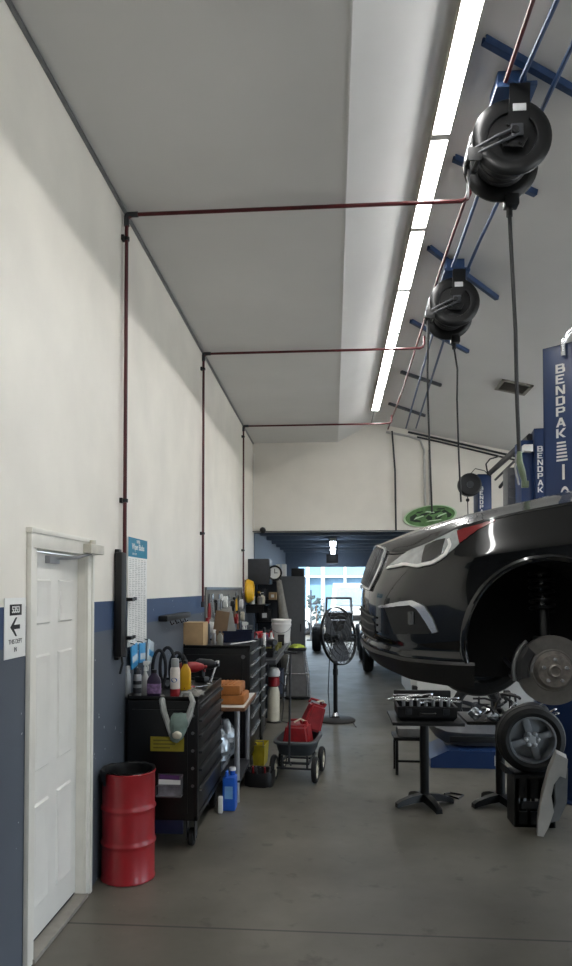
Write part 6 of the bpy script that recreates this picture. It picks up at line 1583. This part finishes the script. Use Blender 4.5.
# black cord reel at the far column
rc = at(469.5, 485, Y=11.75)
t = thing('cord_reel', 'small black cord reel beside the farthest blue post', 'reel', rc)
b = MB(); b.ring([(0.05, -.06), (0.16, -.07), (0.185, -.05), (0.185, .05), (0.16, .07), (0.05, .06)], Matrix.Rotation(PI/2, 4, 'X'), 32); part(b, 'drum', black_plastic, t)
b = MB(); b.lathe([(0, -.08), (0.055, -.08), (0.055, .08), (0, .08)], Matrix.Rotation(PI/2, 4, 'X'), 16); part(b, 'hub', dark_grey, t)
b = MB(); b.tube([(0.0, .07, 0), (0.14, .1, .02), (c3.x+.02-rc.x, 12.0-rc.y, .03)], .02, 8); part(b, 'bracket', black_metal, t)
b = MB(); b.tube([(-.03, 0, -.18), (-.03, 0, -.32), (-.02, 0, -.9)], .008); b.ball((-.03, 0, -.24), .03); part(b, 'cord', black_plastic, t)
b = MB(); b.tube([(0.03, 0.02, 0.19), (0.1, .05, .27), (.25, .08, .24), (.36, .1, .14)], .007); part(b, 'supply_cable', black_plastic, t)

# green oval sign on the back wall, behind the bonnet
A = at(430, 516, Y=YB-0.05)
t = thing('oval_sign', 'green oval sign on the back wall above the car bonnet', 'sign', (A.x, YB-0.008, A.z))
rx, rz = 26*YB/F, 10.5*YB/F; Mo = Matrix.Rotation(-0.13, 4, 'Y')
ell = lambda k, n=48: [(k*rx*math.cos(2*PI*i/n), k*rz*math.sin(2*PI*i/n)) for i in range(n)]
b = MB(); b.prism(ell(1.0), lambda u, v, w: Mo @ Vector((u, w, v)), -0.05, -0.008); part(b, 'rim', green_light, t)
b = MB(); b.prism(ell(.93), lambda u, v, w: Mo @ Vector((u, w, v)), -0.056, -0.05); part(b, 'face', green_print, t)
b = MB()
for k, (u, v, a, l, h) in enumerate(((-.3, .02, .5, .16, .05), (-.26, -.05, -.3, .2, .035), (-.1, .04, .2, .2, .03), (-.02, -.03, -.5, .12, .06), (.1, .05, .15, .22, .03), (.14, -.04, .4, .16, .05), (.28, .03, -.6, .16, .045), (.33, -.03, .3, .1, .05), (-.18, .09, .1, .14, .02), (.2, .1, -.1, .16, .02))):
    b.prism([(-l/2, -h/2), (0, -h*.8), (l/2, -h/3), (l/2.5, h/2), (-l/4, h*.7)], lambda x, y, w: Mo @ Vector((u+x*math.cos(a)-y*math.sin(a), w, v+x*math.sin(a)+y*math.cos(a))), -0.059, -0.056)
part(b, 'dark_marks', dark_green, t)
b = MB()
for k, (u, v, a, l, h) in enumerate(((-.2, 0, .2, .2, .022), (0, .07, -.2, .18, .02), (.2, -.01, .25, .2, .024), (.05, -.09, 0, .3, .016))):
    b.prism([(-l/2, -h/2), (l/2, -h/3), (l/2.5, h/2), (-l/4, h*.7)], lambda x, y, w: Mo @ Vector((u+x*math.cos(a)-y*math.sin(a), w, v+x*math.sin(a)+y*math.cos(a))), -0.061, -0.057)
part(b, 'pale_marks', green_light, t)

# ================================================================== UNDER THE SUV
def cafe_table(label, x, y, sx, sy, rz=0.0, zt_=0.73):
    t = thing('pedestal_table', label, 'table', (x, y, 0), rz, 'black pedestal tables under the raised car')
    b = MB(); b.box(-sx/2, sx/2, -sy/2, sy/2, zt_-0.028, zt_, .006); part(b, 'tabletop', black_plastic, t)
    b = MB(); b.cyl((0, 0, .05), (0, 0, zt_-.03), .038, seg=20); b.box(-.15, .15, -.15, .15, zt_-.036, zt_-.028); part(b, 'column', black_metal, t)
    for k in range(4):
        a = PI/2*k+0.35; d = Vector((math.cos(a), math.sin(a), 0)); n = Vector((-d.y, d.x, 0)); rows = []
        for (q, w, z0, z1) in ((0.02, .04, .04, .10), (.12, .036, .03, .085), (.22, .03, .012, .055), (.255, .028, 0, .035)):
            rows.append([d*q-n*w+Vector((0, 0, z0)), d*q+n*w+Vector((0, 0, z0)), d*q+n*w*.8+Vector((0, 0, z1)), d*q-n*w*.8+Vector((0, 0, z1))])
        b = MB(); b.grid(rows, closed=True); b._add(rows[0], [(0, 1, 2, 3)]); b._add(rows[-1], [(0, 1, 2, 3)]); part(b, 'base_foot', black_metal, t)
    return t
cafe_table('black pedestal table holding the open tool case under the car nose', 0.755, 6.16, 0.57, 0.56)
cafe_table('black pedestal table covered in tangled parts beside the loose wheel', 1.38, 6.20, 0.62, 0.48)
# open tool case
t = thing('tool_case', 'open black tool case piled with tools on the pedestal table', 'tool case', (0.755, 6.12, .73))
b = MB(); rows = []
for (q, z) in ((.9, 0), (1, .03), (1, .10), (1.03, .102), (1.03, .112), (.94, .112), (.92, .03)):
    rows.append([Vector((.235*q*sx, .17*q*sy, z)) for sx, sy in ((-1, -1), (1, -1), (1, 1), (-1, 1))])
b.grid(rows, closed=True); b._add(rows[0], [(0, 1, 2, 3)]); b._add(rows[-1], [(0, 1, 2, 3)]); part(b, 'case_body', black_plastic, t, angle=25)
b = MB(); b.tube([(-.06, -.172, .06), (-.06, -.20, .06), (.06, -.20, .06), (.06, -.172, .06)], .009); part(b, 'handle', black_plastic, t)
for x in (-.15, .15): b = MB(); b.box(x-.025, x+.025, -.182, -.168, .05, .10, .003); part(b, 'latch', dark_grey, t)
b = MB(); rows = [[Vector((.235*sx, .17+.0*q, z)) for sx in (-1, 1)] for q, z in ((0, .11),)]
b.box(-.24, .24, .165, .20, .10, .20, .01, Matrix.Translation((0, 0, 0))); part(b, 'lid', black_plastic, t)
names_t = ['chrome ratchet on the open tool case, far left end', 'chrome socket bar on the open tool case, left of centre', 'steel pliers on the open tool case pile', 'bright spanner across the middle of the open tool case', 'chrome extension bar on the open tool case', 'small steel spanner at the right of the open tool case', 'short chrome bar at the front of the open tool case', 'steel pry bar along the back of the open tool case', 'chrome tool poking out of the case at left', 'thin steel tool at the right end of the case', 'chrome spanner on top of the case pile', 'black screwdriver on the case pile', 'second black screwdriver on the case pile', 'steel tool lying near the case handle']
for k, nm in enumerate(names_t):
    x = .755-.20+.40*(k % 7)/6+R.uniform(-.02, .02); y = 6.12+(-.06 if k < 7 else .06)+R.uniform(-.03, .03); a = R.uniform(-.8, .8); l = R.uniform(.12, .2)
    z = .73+.112+.012+R.uniform(0, .05)
    hand_tool('screwdriver' if 'screwdriver' in nm else 'spanner', nm, (x-l/2*math.cos(a), y-l/2*math.sin(a)*.5, z), (x+l/2*math.cos(a), y+l/2*math.sin(a)*.5, z+R.uniform(-.01, .03)), black_plastic if 'black' in nm else chrome, 'driver' if 'screwdriver' in nm else 'wrench', r=.009, group='tools in the open case')
for k in range(7):
    x = .755-.18+.06*k; y = 6.02+R.uniform(0, .03)
    b = MB(); b.cyl((x, y, .735+.10), (x, y, .735+.145), .014, seg=12); b.cyl((x, y, .735+.145), (x, y, .735+.155), .011, seg=6)
    solo(b, 'socket', silver, ['first', 'second', 'third', 'fourth', 'fifth', 'sixth', 'seventh'][k]+' steel socket from the left along the front of the tool case', 'socket', 'sockets in the tool case')
# clutter on the second table
t = thing('wire_harness', 'tangled black wire harness heaped on the second pedestal table', 'wiring', (1.47, 6.15, .731))
for s in range(9):
    b = MB(); pts = []; p = Vector((R.uniform(-.25, .25), R.uniform(-.18, .18), .02)); v = Vector((R.uniform(-1, 1), R.uniform(-1, 1), 0)).normalized()
    for k in range(14):
        pts.append(p.copy()); v = (v+Vector((R.uniform(-.8, .8), R.uniform(-.8, .8), R.uniform(-.4, .5)))).normalized(); p = p+v*.055
        p.x = max(-.3, min(.02, p.x)); p.y = max(-.17, min(.17, p.y)); p.z = max(.015, min(.19, p.z))
    b.tube(pts, R.uniform(.006, .014), 6); part(b, 'cable', hose_black if s % 3 else black_plastic, t)
for k, (x, y, lab) in enumerate(((1.15, 6.05, 'clear bag of small parts on the left of the second pedestal table'), (1.28, 6.0, 'crumpled silver packet beside the clear bag of parts'))):
    b = MB(); rows = []
    for i in range(8): rows.append([Vector((x+.055*math.sin(PI*(i+.5)/8)*math.cos(g)*R.uniform(.6, 1.2), y+.05*math.sin(PI*(i+.5)/8)*math.sin(g)*R.uniform(.6, 1.2), .731+(.10-.03*k)*i/7)) for g in [2*PI*j/14 for j in range(14)]])
    b.grid(rows, closed=True); b._add(rows[0], [tuple(range(14))]); b._add(rows[-1], [tuple(range(14))]); solo(b, 'parts_bag', foil, lab, 'bag', angle=15)
nm2 = ['steel bracket at the left of the second pedestal table', 'chrome spanner upright in the wire tangle', 'steel rod across the wire tangle', 'black handled screwdriver in front of the wire tangle', 'short chrome bar right of the wire tangle', 'thin steel rod leaning over the loose wheel', 'chrome spanner at the right edge of the second table']
for k, nm in enumerate(nm2):
    x = 1.16+.09*k; y = 6.0+R.uniform(-.03, .05); a = R.uniform(-.9, .9)
    hand_tool('screwdriver' if 'screwdriver' in nm else 'spanner', nm, (x, y, .745), (x+.16*math.cos(a), y+.10*math.sin(a), .745+R.uniform(.02, .13)), black_plastic if 'black' in nm else chrome, 'driver' if 'screwdriver' in nm else 'wrench', r=.008)
t = thing('headlamp_unit', 'black and clear lamp unit lying on the second pedestal table', 'lamp', (1.62, 6.1, .731))
b = MB(); b.ball((0, 0, .07), (.13, .10, .07), 18, 10); part(b, 'shell', black_plastic, t)
b = MB(); b.ball((-.03, -.05, .07), (.09, .065, .05), 16, 8); part(b, 'lens', lamp_dark, t)
# loose wheel on a crate
WY = 5.76; wc = at(530, 738, Y=WY)
t = thing('crate', 'black plastic crate on the floor under the loose wheel', 'crate', (wc.x, WY, 0))
ht = wc.z-.256
b = MB(); b.box(-.14, .14, -.11, .11, 0, .02); b.box(-.155, .155, -.13, .13, ht-.025, ht, .004)
for sx in (-1, 1):
    b.box(sx*.14-.012, sx*.14+.012, -.11, .11, 0, ht-.02)
    b.box(-.14, .14, sx*.1-.01, sx*.1+.01, ht*.55, ht-.02); b.box(-.14, .14, sx*.1-.01, sx*.1+.01, 0, ht*.3)
    for k in range(4): b.box(-.14+k*.085, -.115+k*.085, sx*.1-.01, sx*.1+.01, 0, ht)
part(b, 'body', black_plastic, t)
b = MB(); b.box(-.10, .08, -.115, -.108, ht*.35, ht*.5, .002); part(b, 'tag', dark_grey, t)
t = thing('loose_wheel', 'loose alloy wheel with pale hub cap standing on the black crate', 'wheel', (wc.x, WY, wc.z-.256))
wheel_parts(t, (0, 0, .256), .255, .19, .172, axis='Y', out=-1, rimm=mat('loose_rim_grey', (150, 154, 158), .4, .5), spokes=4, hubm=mat('pale_hub', (196, 200, 204), .35, .3))
for dx in (-.14, .14):
    b = MB(); b.prism([(0, 0), (.07*math.copysign(1, dx), 0), (.07*math.copysign(1, dx), .06)], lambda u, v, w: Vector((wc.x+dx+u, w, ht+.001+v)), WY-.08, WY+.08); solo(b, 'wheel_chock', rubber, 'rubber chock under the %s side of the loose wheel' % ('left' if dx < 0 else 'right'), 'chock')
# cut fender / bumper corner leaning at the blue post
FY = 5.46
poly = [(556, 742.5), (567, 747.7), (565, 766), (559, 764), (553, 772), (550.5, 783), (553, 798), (548, 812), (542.5, 822), (536.5, 821), (537.5, 805), (541.5, 783), (548, 760)]
t = thing('fender_panel', 'pale grey curved fender panel standing on the floor by the blue post', 'fender', at(541, 822, Y=FY))
pw = [at(x, y, Y=FY) for x, y in poly]; zmin = min(p.z for p in pw)
b = MB(); rows = []
for (dy, k) in ((0, 1), (-.02, .97), (.05, 1.0), (.14, .94)): rows.append([Vector((p.x+(.0 if dy <= 0 else dy*.25), p.y+dy, max(.001, (p.z-zmin)*1.04+.001))) for p in pw])
b.grid([rows[1], rows[0], rows[2], rows[3]], closed=True); b._add(rows[1], [tuple(range(len(pw)))]); b._add(rows[3], [tuple(range(len(pw)))]); part(b, 'shell', mat('fender_grey', (176, 172, 164), .35, coat=.4, var=.05), t, world=True)
b = MB(); pq = [at(x, y, Y=FY+.17) for x, y in ((556, 762), (565, 766), (564, 800), (556, 818), (546, 820), (553, 800), (552, 780))]
b.prism([(p.x, max(p.z, .001)) for p in pq], lambda u, v, w: Vector((u, w, v)), FY+.10, FY+.14); part(b, 'inner_liner', mat('liner_grey', (104, 104, 102), .6), t, world=True)
# blue ramp with grey bumper
A = at(432, 766, Z=0)
t = thing('wheel_ramp', 'low blue steel ramp on the floor behind the pedestal tables', 'ramp', (1.30, 7.75, 0))
b = MB(); b.prism([(-.33, 0), (.38, 0), (.38, .17), (-.16, .17), (-.33, .09)], lambda u, v, w: Vector((u, w, v)), -.32, .3); part(b, 'deck', lift_blue, t)
b = MB(); b.box(.30, .37, -.323, -.32, .03, .13); part(b, 'sticker', paper_white, t)
b = MB()
for k in range(5): b.box(-.14+k*.1, -.12+k*.1, -.3, .28, .17, .176)
part(b, 'tread', lift_blue, t)
t = thing('bumper_cover', 'grey bumper cover lying on the blue steel ramp', 'bumper', (1.36, 7.7, .178))
b = MB(); rows = []
for (x, z0, z1, dp) in ((-.36, .16, .30, .05), (-.30, .08, .31, .10), (-.2, .02, .315, .14), (-.05, 0, .32, .16), (.15, 0, .32, .17), (.34, 0, .31, .17)):
    rows.append([Vector((x, .12, z0)), Vector((x, .12-dp, z0)), Vector((x, .10-dp*1.5, z0+(z1-z0)*.45)), Vector((x, .12-dp*1.2, z1-.03)), Vector((x, .12-dp*.6, z1)), Vector((x, .12, z1))])
b.grid(rows, closed=True); b._add(rows[0], [tuple(range(6))]); b._add(rows[-1], [tuple(range(6))]); part(b, 'cover', grey_bumper, t)
b = MB(); b.box(-.18, .34, -.15, -.128, .05, .11, .008); part(b, 'lower_trim', black_trim, t)
# small stool left of the pedestal column
t = thing('low_stool', 'low black metal stool with a grey box top beyond the pedestal table', 'stool', (.74, 7.25, 0))
for sx in (-.13, .13):
    for sy in (-.12, .12):
        b = MB(); b.box(sx-.014, sx+.014, sy-.014, sy+.014, 0, .33); part(b, 'leg', black_metal, t)
b = MB(); b.box(-.16, .16, -.15, .15, .33, .365, .006); b.box(-.13, .13, -.125, -.115, .12, .14); part(b, 'seat_frame', black_metal, t)
b = MB(); b.box(.62, .84, 7.12, 7.36, .3655, .445, .01); solo(b, 'grey_box', mat('box_grey', (98, 98, 96), .6), 'flat grey box lying on the low black stool', 'box')
# cable on the floor by the table base
b = MB(); b.tube([(0.93, 6.35, .008), (1.0, 6.42, .008), (1.06, 6.34, .008), (1.12, 6.45, .008), (1.02, 6.52, .008), (0.96, 6.44, .017)], .008, 6); solo(b, 'floor_cable', hose_black, 'short dark cable coiled on the floor beside the table foot', 'cable')
# white car parked in the second bay
WYn = 9.35
t = thing('white_hatchback', 'white car on the floor in the second bay, seen under the SUV', 'car', (3.05, WYn+.85, 0))
b = MB(); sec = [(-2.05, .40, .66, .66), (-1.98, .34, .78, .76), (-1.75, .30, .88, .82), (-1.2, .28, .95, .85), (-.6, .27, 1.02, .85), (1.6, .28, 1.02, .85), (2.0, .34, .9, .8)]
rows = []
for (x, z0, z1, w) in sec: rows.append([Vector((x, -w*.94, z0)), Vector((x, -w, z0+.14)), Vector((x, -w*.99, z1-.14)), Vector((x, -w*.86, z1)), Vector((x, w*.86, z1)), Vector((x, w*.99, z1-.14)), Vector((x, w, z0+.14)), Vector((x, w*.94, z0))])
b.grid(rows, closed=True); b._add(rows[0], [tuple(range(8))]); b._add(rows[-1], [tuple(range(8))]); part(b, 'body', skin_white_car, t)
b = MB(); rows = []
for (x, w, z) in ((-.75, .74, 1.01), (0, .6, 1.45), (1.2, .6, 1.46), (1.9, .7, 1.0)): rows.append([Vector((x, -w, z)), Vector((x, w, z))])
b.grid(rows); b._add([r_[0] for r_ in rows], [(0, 1, 2, 3)]); b._add([r_[1] for r_ in rows], [(0, 1, 2, 3)]); part(b, 'cabin', glass_dark, t)
for s in (-1, 1):
    b = MB(); b.box(-2.04, -1.86, s*.66-.1, s*.66+.1, .44, .55, .02); part(b, 'fog_recess', black_trim, t)
    for x in (-1.25, 1.3): wheel_parts(t, (x, s*.77, .31), .31, .19, .2, axis='Y', out=s)

# ================================================================== LIGHT AND CAMERA
w = bpy.data.worlds.new('daylight'); SC.world = w; w.use_nodes = True
nt = w.node_tree; bg = nt.nodes['Background']
bg.inputs['Color'].default_value = (0.72, 0.86, 1.0, 1); bg.inputs['Strength'].default_value = 3.5
def area(name, loc, rot, sx, sy, power, col):
    L = bpy.data.lights.new(name, 'AREA'); L.shape = 'RECTANGLE'; L.size = sx; L.size_y = sy; L.energy = power; L.color = col
    o = bpy.data.objects.new(name, L); COL.objects.link(o); o.location = loc; o.rotation_euler = rot; return o
sun = bpy.data.lights.new('sun', 'SUN'); sun.energy = 5.0; sun.angle = 0.02; sun.color = (1, .95, .86)
so = bpy.data.objects.new('sun', sun); COL.objects.link(so); so.rotation_euler = (math.radians(42), 0, math.radians(4))
for k, (ya, yb) in enumerate(BAYS+((-1.05, 3.2),)):
    if k < 3: P = area('door_portal', (XE+0.1, (ya+yb)/2, HB/2), (0, PI/2, 0), HB, yb-ya, 1, (1, 1, 1))
    else: P = area('door_portal', ((ya+yb)/2, YX+.1, 1.22), (-PI/2, 0, 0), yb-ya, 2.44, 1, (1, 1, 1))
    P.data.cycles.is_portal = True

cam = bpy.data.cameras.new('camera'); co = bpy.data.objects.new('camera', cam); COL.objects.link(co)
cam.sensor_fit = 'AUTO'; cam.sensor_width = 36; cam.lens = F*36/966
cam.shift_x = (286-CX)/966; cam.shift_y = (CY-483)/966
co.location = (0, 0, EYE)
co.rotation_euler = Euler((PI/2+PHI, 0, PSI), 'XYZ')
cam.clip_start = 0.05; cam.clip_end = 200
SC.camera = co
vs = SC.view_settings
vs.view_transform = 'Standard'; vs.look = 'None'; vs.gamma = 1.0; vs.use_curve_mapping = False; vs.exposure = 0.55
